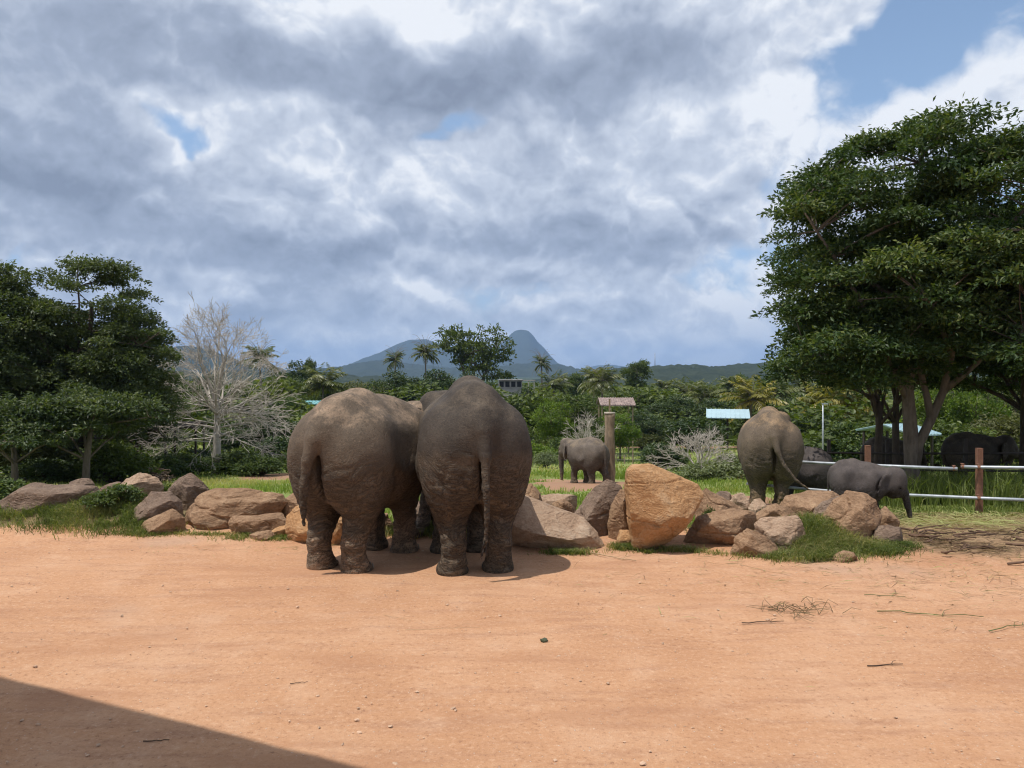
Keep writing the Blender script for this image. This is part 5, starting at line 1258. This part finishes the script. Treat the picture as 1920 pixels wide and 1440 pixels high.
stick('green stalk lying nearest the right edge of the yard', 1890, 1180, 0.6, 0.5, 0.009, m_stalk, 0.3, 6)
stick('thin brown straw lying left of the yard\'s centre, front of the brown elephant', 830, 1180, 0.7, 0.1, 0.003, m_straw1, 0.1, 7)
stick('thin pale straw lying below the gap between the elephants', 745, 1160, 0.35, -0.6, 0.003, m_straw1, 0.1, 8)
stick('dark dry leaf stalk lying in the roof shadow', 293, 1393, 0.16, 0.1, 0.008, m_twig, 0.1, 9)
stick('brown root leaning on the small brown rock at the right end', 1705, 1022, 0.7, -0.9, 0.016, m_straw1, 0.2, 10, 'root')
stick('brown branch lying at the pale slab\'s right foot', 1150, 1047, 0.65, -0.7, 0.014, m_straw1, 0.2, 11)
stick('bark strip lying on the litter heap at the far right', 1880, 1005, 0.8, 0.3, 0.03, m_twig, 0.2, 12)
stick('second bark strip lying on the litter heap, lower down', 1840, 1030, 0.7, 0.0, 0.022, m_twig, 0.2, 13)
stick('short dark twig in the middle of the yard, under the pale slab', 560, 1283, 0.13, 0.2, 0.006, m_twig, 0.1, 14)
dg = CAM_Z * F_PX / (1205 - HY); G = Geo(); V0, T0 = ICO[2]
G.add(V0 * np.array([0.034, 0.024, 0.02]) * (1 + 0.35 * fbm(V0 * 2.2, 3, 4))[:, None], None, T0)
tag(obj('dung_lump', G.mesh('dung', plain('dung', (0.075, 0.085, 0.05), 0.9, scale=30)), None, ((1020 - CX) * dg / F_PX, dg, 0.02)), 'small dark green lump of dung in the middle of the yard', 'dung')
rg = np.random.default_rng(19); dg = CAM_Z * F_PX / (1145 - HY); G = Geo()
for k in range(46):
    a = rg.uniform(0, 6.28); p0 = np.array([rg.normal(0, 0.16), rg.normal(0, 0.10), 0.01]); L = rg.uniform(0.08, 0.3); p1 = p0 + [math.cos(a) * L, math.sin(a) * L, rg.uniform(0, 0.05)]
    G.tube(np.stack([p0, (p0 + p1) / 2 + rg.normal(0, 0.02, 3) + [0, 0, 0.02], p1]), [0.004, 0.003, 0.002], 3)
tag(obj('grass_tangle', G.mesh('tangle', plain('dry_grass', (0.16, 0.12, 0.06), 0.9)), None, ((1490 - CX) * dg / F_PX, dg, 0.0)), 'tangle of dried grass lying on the yard, right of centre', 'dry grass')

def debris():
    rg = np.random.default_rng(71); G = Geo()
    for k in range(150):
        x = rg.uniform(5.6, 9.5); y = rg.normal(10.9, 0.55); a = rg.normal(0, 0.7); L = rg.uniform(0.12, 0.55); p0 = np.array([x, y, float(gz(x, y)) + 0.03 + rg.uniform(0, 0.05)]); dv = np.array([math.cos(a), math.sin(a), rg.normal(0, 0.08)]) * L
        G.tube(np.stack([p0, p0 + dv * 0.5 + rg.normal(0, 0.02, 3), p0 + dv]), rg.uniform(0.004, 0.018) * np.array([1, 1, 0.6]), 4, a=0)
    tag(obj('bark_debris', G.mesh('bark_debris', plain('bark_debris', (0.125, 0.075, 0.048), 0.9, 0, 0.5, 5))), 'brown bark strips and stems trampled into the ground at right', 'debris', None, 'stuff')
debris()

# ------------------------------------------------------------------ shrubs and leafy weeds
def shrub(seed, r, h, n, leaf, mat, per=70, flat=0.6, name='foliage'):
    rg = np.random.default_rng(seed)
    pads = crown_pads(rg, [(0, 0, h * 0.45, r * 0.85, r * 0.85, h * 0.5)], n, r * 0.34, 0.45, -0.5)
    G = Geo()
    for p in pads[::2]: G.tube(bend((rg.normal(0, r * 0.08), rg.normal(0, r * 0.08), -0.05), p[:3], 0.05, rg, 5), np.linspace(0.03 * h, 0.006, 5), 4, cap=False)
    return G.mesh('stems', BK['dark']), leaf_mesh('foliage', LM[mat], pad_leaves(rg, pads, per, leaf, 0.5, flat, 0.7))
SH = {'weed': shrub(301, 0.5, 0.5, 30, 0.085, 'mid', 60), 'silver': shrub(302, 1.0, 1.2, 60, 0.13, 'silver', 60), 'dark': shrub(303, 1.0, 1.5, 50, 0.16, 'dark', 60),
      'bushy': shrub(304, 1.0, 1.4, 70, 0.14, 'mid', 70), 'bright': shrub(305, 1.0, 1.2, 60, 0.17, 'bright', 50), 'olive': shrub(306, 1.0, 1.4, 60, 0.13, 'olive', 60)}
def put_shrub(kind, px, d, w_, h, label, cat='shrub', name='shrub', group='shrubs in and round the field', rz=0.0):
    p = on_ground(px, d); e = place_tree(name, label, cat, SH[kind], p, rz, 1.0, group, ('stems', 'foliage'))
    base = {'weed': (0.5, 0.5), 'silver': (1.0, 1.2), 'dark': (1.0, 1.5), 'bushy': (1.0, 1.4), 'bright': (1.0, 1.2), 'olive': (1.0, 1.4)}[kind]
    e.scale = (w_ / (2 * base[0]), w_ / (2 * base[0]), h / base[1]); return e
weeds = [('weed', 226, 12.2, 0.7, 0.26, 'leafy green weeds in front of the pale pyramid rock'), ('weed', 192, 12.0, 0.6, 0.20, 'low leafy weeds left of the pale pyramid rock'), ('weed', 310, 13.2, 0.7, 0.5, 'leafy weeds between the pale pyramid and the dark pointed rock'),
         ('weed', 12, 12.9, 0.9, 0.45, 'leafy weeds beyond the far left rock'), ('weed', 1332, 11.25, 0.28, 0.34, 'small bright leafy plant behind the big orange rock'), ('weed', 1438, 12.6, 0.35, 0.25, 'small leafy plant at the tan elephant\'s right hind foot')]
for k, (kd, px, d, w_, h, lab) in enumerate(weeds): put_shrub(kd, px, d, w_, h, lab, 'plant', 'leafy_plant', 'leafy weeds among the rocks', k * 1.3)
shr = [('silver', 1310, 37.0, 2.2, 0.85, 'pale grey-green shrub under the wide leafless shrub'), ('silver', 1345, 36.0, 2.4, 0.9, 'pale grey-green shrub nearest the tan elephant\'s left side'), ('silver', 1372, 38.5, 2.2, 1.2, 'pale grey-green shrub half hidden by the tan elephant'),
       ('dark', 1238, 48.0, 2.6, 1.7, 'dark round shrub standing alone left of the wide leafless shrub'), ('bushy', 1262, 52.0, 2.2, 1.2, 'low green shrub right of the dark round shrub'),
       ('bushy', 215, 33.0, 3.0, 1.8, 'large sunlit shrub behind the left rocks, right of the double trunk'), ('bushy', 190, 35.5, 2.4, 1.6, 'shrub touching the double trunk on its right'), ('olive', 120, 35.0, 2.6, 1.7, 'olive shrub in shade left of the double trunk'), ('olive', 40, 34.0, 3.2, 2.0, 'olive shrub under the small tree at the left edge'), ('dark', 80, 31.5, 2.4, 1.1, 'dark low shrub in front of the left trees'),
       ('bushy', 300, 38.0, 2.4, 1.1, 'leafy clump right of the brush pile'), ('bushy', 345, 40.0, 2.8, 1.2, 'leafy clump left of the dead tree'), ('bushy', 440, 42.5, 3.0, 1.2, 'leafy clump right of the dead tree'), ('bushy', 485, 40.5, 2.4, 1.0, 'leafy clump left of the earth path'), ('dark', 375, 46.0, 2.8, 1.3, 'dark shrub behind the dead tree\'s trunk'), ('dark', 520, 52.0, 3.2, 2.0, 'dark shrub beyond the earth path'),
       ('bright', 1010, 58.0, 2.6, 1.3, 'fresh green shrub right of the grey elephant, below the trees'), ('bushy', 1062, 62.0, 3.2, 1.8, 'shrub behind the distant elephant\'s head'), ('silver', 1022, 52.0, 1.8, 1.0, 'pale shrub in the field left of the distant elephant'),
       ('bushy', 1600, 50.0, 4.2, 2.8, 'rounded shrub left of the blue roof behind the rails'), ('bushy', 1655, 54.0, 4.4, 2.6, 'rounded shrub below the blue roof'), ('bushy', 1740, 48.0, 4.6, 3.0, 'big rounded shrub right of the forked trunk'), ('bushy', 1805, 50.0, 4.6, 2.8, 'big rounded shrub behind the stretching elephant\'s back'), ('olive', 1880, 52.0, 5.0, 3.4, 'tall olive shrub behind the stretching elephant\'s head'), ('bright', 1700, 58.0, 4.0, 3.0, 'bright shrub seen between the stems of the forked tree'),
       ('silver', 1585, 27.0, 2.2, 0.9, 'white-speckled shrub behind the fence post near the calf'), ('silver', 1535, 29.0, 2.0, 0.8, 'pale shrub above the half-grown elephant\'s back'),
       ('dark', 1480, 66.0, 4.5, 3.2, 'dark shrub beyond the tan elephant, right of its head'), ('dark', 1300, 70.0, 5.0, 3.0, 'dark shrub behind the bare shrub\'s branches'), ('olive', 1210, 72.0, 3.2, 1.6, 'dry olive shrub on the bank right of the small round tree')]
for k, (kd, px, d, w_, h, lab) in enumerate(shr): put_shrub(kd, px, d, w_, h, lab, rz=k * 2.1)
def thicket():
    """undergrowth closing the foot of the wood"""
    rg = np.random.default_rng(23); Vs, Ts = [], []
    V = []; proto = []
    for s in range(4):
        r2 = np.random.default_rng(400 + s); pads = crown_pads(r2, [(0, 0, 0.42, 0.85, 0.85, 0.5)], 26, 0.30, 0.55, -0.4); ps = pad_leaves(r2, pads, 13, 0.19, 0.55, 0.5, 0.7); proto.append((np.concatenate([p[0] for p in ps]), np.concatenate([p[1] for p in ps])))
    spots = []
    for x in np.arange(-62, 66, 1.9):
        for row, y0 in enumerate((80, 84, 89)): spots.append((x + rg.normal(0, 0.8), y0 + rg.normal(0, 1.3) + (2 if 4 < x < 25 else 0), rg.uniform(1.4, 3.0) + row * 0.5, rg.uniform(1.5, 2.4)))
    for x in np.arange(-45, -13, 1.7): spots.append((x, 56 + rg.normal(0, 2.0), rg.uniform(1.0, 2.4), rg.uniform(1.3, 2.2)))
    for x in np.arange(-34, -11.5, 1.5): spots.append((x, 47 + rg.normal(0, 1.5), rg.uniform(0.7, 1.6), rg.uniform(1.2, 1.8)))
    for x in np.arange(22, 60, 1.8): spots.append((x, 58 + rg.normal(0, 2.5), rg.uniform(1.6, 3.2), rg.uniform(1.5, 2.4)))
    for (x, y, h, r) in spots:
        P, t = proto[rg.integers(4)]; Vs.append(P * [r, r, h] + [x, y, float(gz(x, y)) - 0.1]); Ts.append(t + rg.normal(0, 0.2))
    V = np.concatenate(Vs); T = np.concatenate(Ts)
    tag(obj('undergrowth', mk('undergrowth', V, np.arange(len(V)).reshape(-1, 4), LM['mid'], False, {'tint': np.clip(T, 0, 1)})), 'dense undergrowth along the foot of the wood', 'undergrowth', None, 'stuff')
thicket()

# ------------------------------------------------------------------ rails, posts, pillar
m_pipe = plain('galvanised_pipe', (0.36, 0.385, 0.41), 0.5, 0.4, 0.25, 6)
m_rust = plain('rusty_post', (0.215, 0.105, 0.066), 0.8, 0.1, 0.35, 8, 0.3)
m_dark = plain('dark_rail', (0.060, 0.048, 0.042), 0.7, 0.3, 0.3, 6)
m_conc = bark('weathered_concrete', (0.235, 0.175, 0.118), 0.55, 2.2, 0.9)
m_wood = plain('fence_wood', (0.28, 0.22, 0.15), 0.9, 0, 0.3, 5)
m_wire = plain('wire', (0.22, 0.21, 0.20), 0.6, 0.5)
def rail_fence():
    e = empty('pipe_fence', on_ground(1700, 15.2)); tag(e, 'low fence of silver pipe rails on rusty posts beside the calf', 'fence')
    o = np.array(e.location)
    def post(px, d, top_py, w_=0.10):
        p = on_ground(px, d); top = at(px, top_py, d)[2]; G = Geo(); h = top - p[2] + 0.3
        G.box((0, 0, h / 2 - 0.3), (w_, w_ * 0.9, h)); G.box((0, 0, h - 0.3 + 0.004), (w_ * 1.04, w_ * 0.94, 0.008)); obj('post', G.mesh('post', m_rust, False), e, p - o)
    post(1836, 15.0, 841); post(1627, 16.9, 836); post(1990, 14.3, 846)
    def rail(pts, r=0.032):
        P = np.array([at(*p) for p in pts]); G = Geo(); G.tube(P - P[0], r, 12); obj('rail', G.mesh('rail', m_pipe), e, P[0] - o)
    def collar(px, py, d):
        p = at(px, py, d); G = Geo(); G.tube(np.array([[-0.035, 0, 0], [0.035, 0, 0]]), 0.040, 12); G.box((0, 0.03, 0.052), (0.03, 0.09, 0.02)); obj('collar', G.mesh('collar', m_rust), e, p - o)
    for a in ((1627, 872, 16.75), (1836, 876, 14.88), (1836, 934, 14.88), (1790, 878.6, 15.45), (1806, 875, 15.08)): collar(*a)
    rail([(1440, 862, 18.3), (1537, 868, 17.5), (1627, 872, 16.75), (1795, 879, 15.4)])
    rail([(1803, 875, 15.10), (1836, 876, 14.88), (1990, 878, 14.2), (2080, 880, 13.8)])
    rail([(1400, 907, 18.3), (1468, 913, 17.9), (1560, 921, 17.1), (1700, 928, 16.0), (1836, 934, 14.88), (1990, 940, 14.2)])
rail_fence()
def far_fence():
    e = empty('rail_fence', on_ground(1700, 23.5)); tag(e, 'dark rail fence on thin posts in the shade further back', 'fence'); o = np.array(e.location)
    for px, d in ((1435, 26.0), (1554, 24.6), (1663, 23.6), (1810, 22.4), (1960, 21.4)):
        p = on_ground(px, d); G = Geo(); G.box((0, 0, 0.75), (0.09, 0.09, 1.9)); obj('post', G.mesh('dark_post', m_dark, False), e, p - o)
    for zz in (1.28, 0.78):
        P = np.array([on_ground(px, d - 0.06) + [0, 0, zz] for px, d in ((1390, 26.4), (1435, 26.0), (1554, 24.6), (1663, 23.6), (1810, 22.4), (1960, 21.4))]); G = Geo(); G.tube(P - P[0], 0.032, 8); obj('rail', G.mesh('dark_rail', m_dark), e, P[0] - o)
far_fence()
def field_fence():
    d = 57.0; e = empty('picket_fence', on_ground(1190, d)); tag(e, 'thin wire fence on pale wooden stakes across the field', 'fence'); o = np.array(e.location); me = None
    xs = np.arange(985, 1300, 15.5)
    for k, px in enumerate(xs):
        p = on_ground(px, d)
        if me is None: G = Geo(); G.box((0, 0, 0.28), (0.075, 0.075, 0.80)); me = G.mesh('stake', m_wood, False)
        obj('stake', me, e, p - o, (0, 0.04 * math.sin(k * 3.1), k))
    for zz in (0.30, 0.58):
        P = np.array([on_ground(px, d) + [0, 0, zz] for px in xs]); G = Geo(); G.tube(P - P[0], 0.014, 4); obj('wire', G.mesh('wire', m_wire), e, P[0] - o)
field_fence()
def pillar():
    p = on_ground(1143, 33.3); e = empty('pillar', p); tag(e, 'rough round concrete pillar with a thin pole on top', 'pillar')
    h = at(1143, 775, 33.3)[2] - p[2]; G = Geo(); z = np.linspace(-0.2, h, 22); rg = np.random.default_rng(2)
    G.tube(np.stack([0.02 * np.sin(z * 2.1) + 0.02 * z / h, 0.015 * np.cos(z * 1.7), z], -1), 0.225 + 0.012 * np.sin(z * 5) + rg.normal(0, 0.006, 22) - 0.012 * z / h, 20); obj('shaft', G.mesh('shaft', m_conc), e)
    G = Geo(); G.tube(np.array([[0, 0, h - 0.03], [0, 0, h + 0.05]]), 0.235, 18); obj('cap', G.mesh('cap', plain('pale_cap', (0.38, 0.33, 0.27), 0.9)), e)
    G = Geo(); G.box((0, 0, h + 0.32), (0.065, 0.065, 0.62)); obj('pole', G.mesh('pole', m_conc, False), e)
pillar()

# ------------------------------------------------------------------ buildings and sheds
m_tile = plain('old_roof_tile', (0.25, 0.19, 0.17), 0.9, 0, 0.4, 3, 0.4)
m_tin = plain('pale_blue_tin', (0.33, 0.45, 0.49), 0.5, 0.0, 0.08, 1.0)
m_turq = plain('turquoise_tin', (0.16, 0.36, 0.36), 0.5, 0.0, 0.1, 1.0)
m_darkroof = plain('dark_thatch', (0.085, 0.064, 0.052), 0.95, 0, 0.4, 3, 0.5)
m_cement = plain('grey_cement', (0.36, 0.34, 0.32), 0.9, 0, 0.2, 1.2)
m_glass = plain('dark_window', (0.018, 0.020, 0.024), 0.2)
def roofed(label, name, px, py, d, wpx, dep, rise, mat, posts=4, thick=0.05, rz=0.0, ribs=0, cat='shelter', post_mat=None, slope='gable', edge=None):
    """open shelter: pitched roof on posts; px, py is the middle of the eaves"""
    c = at(px, py, d); g0 = float(gz(c[0], d)); wd = wpx * d / F_PX; e = empty(name, (c[0], d, g0), rz); tag(e, label, cat)
    hz = c[2] - g0
    def slab(name_, sgn):
        G = Geo(); y0, y1 = (0.0, sgn * dep / 2)
        V = []
        for (yy, zz) in ((y0, hz + rise), (y1, hz)):
            for xx in (-wd / 2, wd / 2): V += [(xx, yy, zz), (xx, yy, zz + thick)]
        V = np.array(V); G.add(V, [[0, 2, 6, 4], [1, 5, 7, 3], [0, 1, 3, 2], [4, 6, 7, 5], [0, 4, 5, 1], [2, 3, 7, 6]])
        pt = obj(name_, G.mesh(name_, mat, False), e)
        if ribs:
            G = Geo()
            for k in range(ribs + 1):
                xx = -wd / 2 + wd * k / ribs; L = math.hypot(dep / 2, rise); a = -math.atan2(rise, dep / 2) * sgn
                M = np.array([[1, 0, 0], [0, math.cos(a), -math.sin(a)], [0, math.sin(a), math.cos(a)]]); G.box((xx, sgn * dep / 4, hz + rise / 2 + thick + 0.02), (0.06, L, 0.04), M=M)
            obj('rib', G.mesh('rib', mat, False), pt)
        return pt
    slab('roof_slope', -1); slab('roof_slope', 1)
    if edge:
        G = Geo(); G.box((0, -dep / 2 - 0.03, hz + thick / 2), (wd, 0.05, 0.10)); obj('eaves_board', G.mesh('eaves_board', edge, False), e)
    me = None
    for sx in np.linspace(-0.44, 0.44, max(2, posts // 2)):
        for sy in (-0.42, 0.42):
            if me is None: G = Geo(); G.box((0, 0, hz / 2 - 0.1), (0.11, 0.11, hz + 0.2)); me = G.mesh('shelter_post', post_mat or m_dark, False)
            obj('post', me, e, (sx * wd, sy * dep * 0.9, 0))
    return e
roofed('pavilion with old reddish tiled roof behind the pillar', 'pavilion', 1154, 760, 66.0, 64, 3.2, 0.55, m_tile, 4, 0.10, 0.0, 14, post_mat=m_wood)
roofed('long pale blue tin roof among the trees left of the tan elephant', 'shed', 1364, 782, 74.0, 76, 5.0, 0.7, m_tin, 6, 0.06, -0.25, 9)
roofed('pale blue roof on thin posts behind the forked tree', 'shed', 1682, 812, 45.0, 66, 4.2, 0.45, m_tin, 4, 0.07, 0.35, 8)
roofed('turquoise roof peeping above the brown elephant\'s rump', 'shed', 588, 757, 78.0, 40, 4.0, 0.25, m_turq, 4, 0.06, 0.0, 6)
roofed('dark thatched shelter on two thin posts left of the dead tree', 'shelter', 347, 801, 46.0, 60, 2.6, 0.25, m_darkroof, 4, 0.10, 0.15, 0)
roofed('dark shed with a pale roof edge under the left trees', 'shed', 70, 838, 38.5, 270, 5.0, 0.75, m_darkroof, 6, 0.08, 0.06, 0, edge=m_cement)
def concrete_house():
    d = 122.0; c = at(957, 730, d); g0 = float(gz(c[0], d)); e = empty('concrete_building', (c[0], d, g0)); tag(e, 'unfinished grey concrete building with dark window openings on the skyline', 'building')
    top = at(957, 713, d)[2] - g0; wd = 44 * d / F_PX
    G = Geo(); G.box((0, 1.6, top / 2), (wd, 3.0, top)); obj('wall', G.mesh('wall', m_cement, False), e)
    G = Geo(); G.box((0, 1.5, top + 0.06), (wd * 1.04, 3.6, 0.12)); obj('roof_slab', G.mesh('roof_slab', m_cement, False), e)
    for k in range(4):
        x = -wd / 2 + wd * (k + 0.5) / 4; G = Geo(); G.box((0, 0, 0), (wd / 4 * 0.72, 0.06, 0.85)); wn = obj('window', G.mesh('window', m_glass, False), e, (x, 0.08, top - 0.62))
        G = Geo(); G.box((0, -0.05, -0.5), (wd / 4 * 0.8, 0.14, 0.08)); obj('sill', G.mesh('sill', m_cement, False), wn)
    for x in (wd / 2 + 1.0, wd / 2 + 1.9):
        G = Geo(); G.box((x, 0.6, top / 2), (0.14, 0.14, top)); obj('column', G.mesh('column', m_cement, False), e)
    G = Geo(); G.box((wd / 2 + 1.0, 0.6, top - 0.03), (2.2, 0.2, 0.16)); obj('beam', G.mesh('beam', m_cement, False), e)
concrete_house()
def lamp_pole():
    p = on_ground(1543, 47.0); top = at(1543, 757, 47.0)[2] - p[2]; e = empty('lamp_pole', p); tag(e, 'slim pale metal lamp pole right of the tan elephant', 'pole')
    G = Geo(); G.tube(np.array([[0, 0, -0.2], [0, 0, top * 0.5], [0, 0, top]]), [0.075, 0.06, 0.045], 8); obj('pole', G.mesh('pole', m_pipe), e)
    G = Geo(); G.box((0.12, 0, top), (0.34, 0.12, 0.07)); obj('lamp_head', G.mesh('lamp_head', m_pipe, False), e)
lamp_pole()
def mast():
    d = 1230.0; c = at(1228, 688, d); e = empty('radio_mast', (c[0], d, c[2] - 4)); tag(e, 'tiny lattice radio mast on the far ridge', 'mast'); h = 26 * d / F_PX + 4
    G = Geo()
    for a in range(3):
        x, y = 0.9 * math.cos(a * 2.094), 0.9 * math.sin(a * 2.094); G.tube(np.array([[x, y, 0], [x * 0.4, y * 0.4, h]]), [0.20, 0.14], 4)
    for z in np.arange(1.0, h, 1.8):
        r = 0.9 * (1 - 0.6 * z / h); P = np.array([[r * math.cos(a), r * math.sin(a), z + 0.9 * (k % 2)] for k, a in enumerate((0, 2.094, 4.189, 6.283))]); G.tube(P, 0.08, 3)
    obj('lattice', G.mesh('lattice', plain('mast_steel', (0.35, 0.33, 0.33), 0.6, 0.3)), e)
mast()
def brush_pile():
    rg = np.random.default_rng(61); G = Geo()
    for k in range(240):
        r = 0.85 * math.sqrt(rg.uniform()); a = rg.uniform(0, 6.28); b_ = rg.uniform(0, 3.14); L = rg.uniform(0.3, 0.8)
        c = np.array([r * math.cos(a), 0.7 * r * math.sin(a), 0.75 * (1 - r * r * 1.2) * rg.uniform(0.4, 1.0)]); dv = np.array([math.cos(b_), math.sin(b_), rg.normal(0, 0.18)]) * L / 2
        G.tube(np.stack([c - dv, c + rg.normal(0, 0.03, 3), c + dv]), rg.uniform(0.012, 0.03), 4, cap=False)
    o = obj('brush_pile', G.mesh('brush_pile', plain('cut_brush', (0.20, 0.14, 0.095), 0.9, 0, 0.4, 6)), None, on_ground(285, 34.5), None, 1.0); tag(o, 'heap of dry cut branches behind the pale pyramid rock', 'brush pile')
brush_pile()
def stump(label, px, d, h, r):
    G = Geo(); G.tube(np.array([[0, 0, -0.1], [0, 0, h * 0.5], [0.01, 0, h]]), [r * 1.05, r, r * 0.97], 12); tag(obj('stump_post', G.mesh('stump_post', m_conc), None, on_ground(px, d)), label, 'post')
stump('short round concrete post below the thatched shelter', 365, 43.0, 0.75, 0.09)
stump('short wooden post between the earth path and the dark shady tree', 498, 47.0, 0.9, 0.07)
# the visitors' shelter behind the camera: its roof throws the shadow in the lower left corner
def visitor_shelter():
    zr = 5.6; sh = np.array([SUN[0], SUN[1]]) / SUN[2] * zr
    a = np.array([-4.03, 6.08]) + sh; b_ = np.array([-1.0, 4.70]) + sh; u = (b_ - a) / np.linalg.norm(b_ - a); n_ = np.array([u[1], -u[0]])
    if n_[1] > 0: n_ = -n_
    c0 = a - u * 5.0; c1 = b_ + u * 9.0; mid = (c0 + c1) / 2 + n_ * 1.6; e = empty('visitor_shelter', (mid[0], mid[1], 0), math.atan2(u[1], u[0])); tag(e, 'open visitor shelter behind the viewer casting the shadow at lower left', 'shelter')
    L = np.linalg.norm(c1 - c0); G = Geo(); G.box((0, 0, zr + 0.06), (L, 3.2, 0.12)); obj('roof', G.mesh('roof', m_tin, False), e)
    for sx in (-0.47, 0.47):
        for sy in (-1.4, 0.6): G = Geo(); G.box((sx * L, sy, zr / 2), (0.14, 0.14, zr)); obj('post', G.mesh('post', m_rust, False), e)
visitor_shelter()
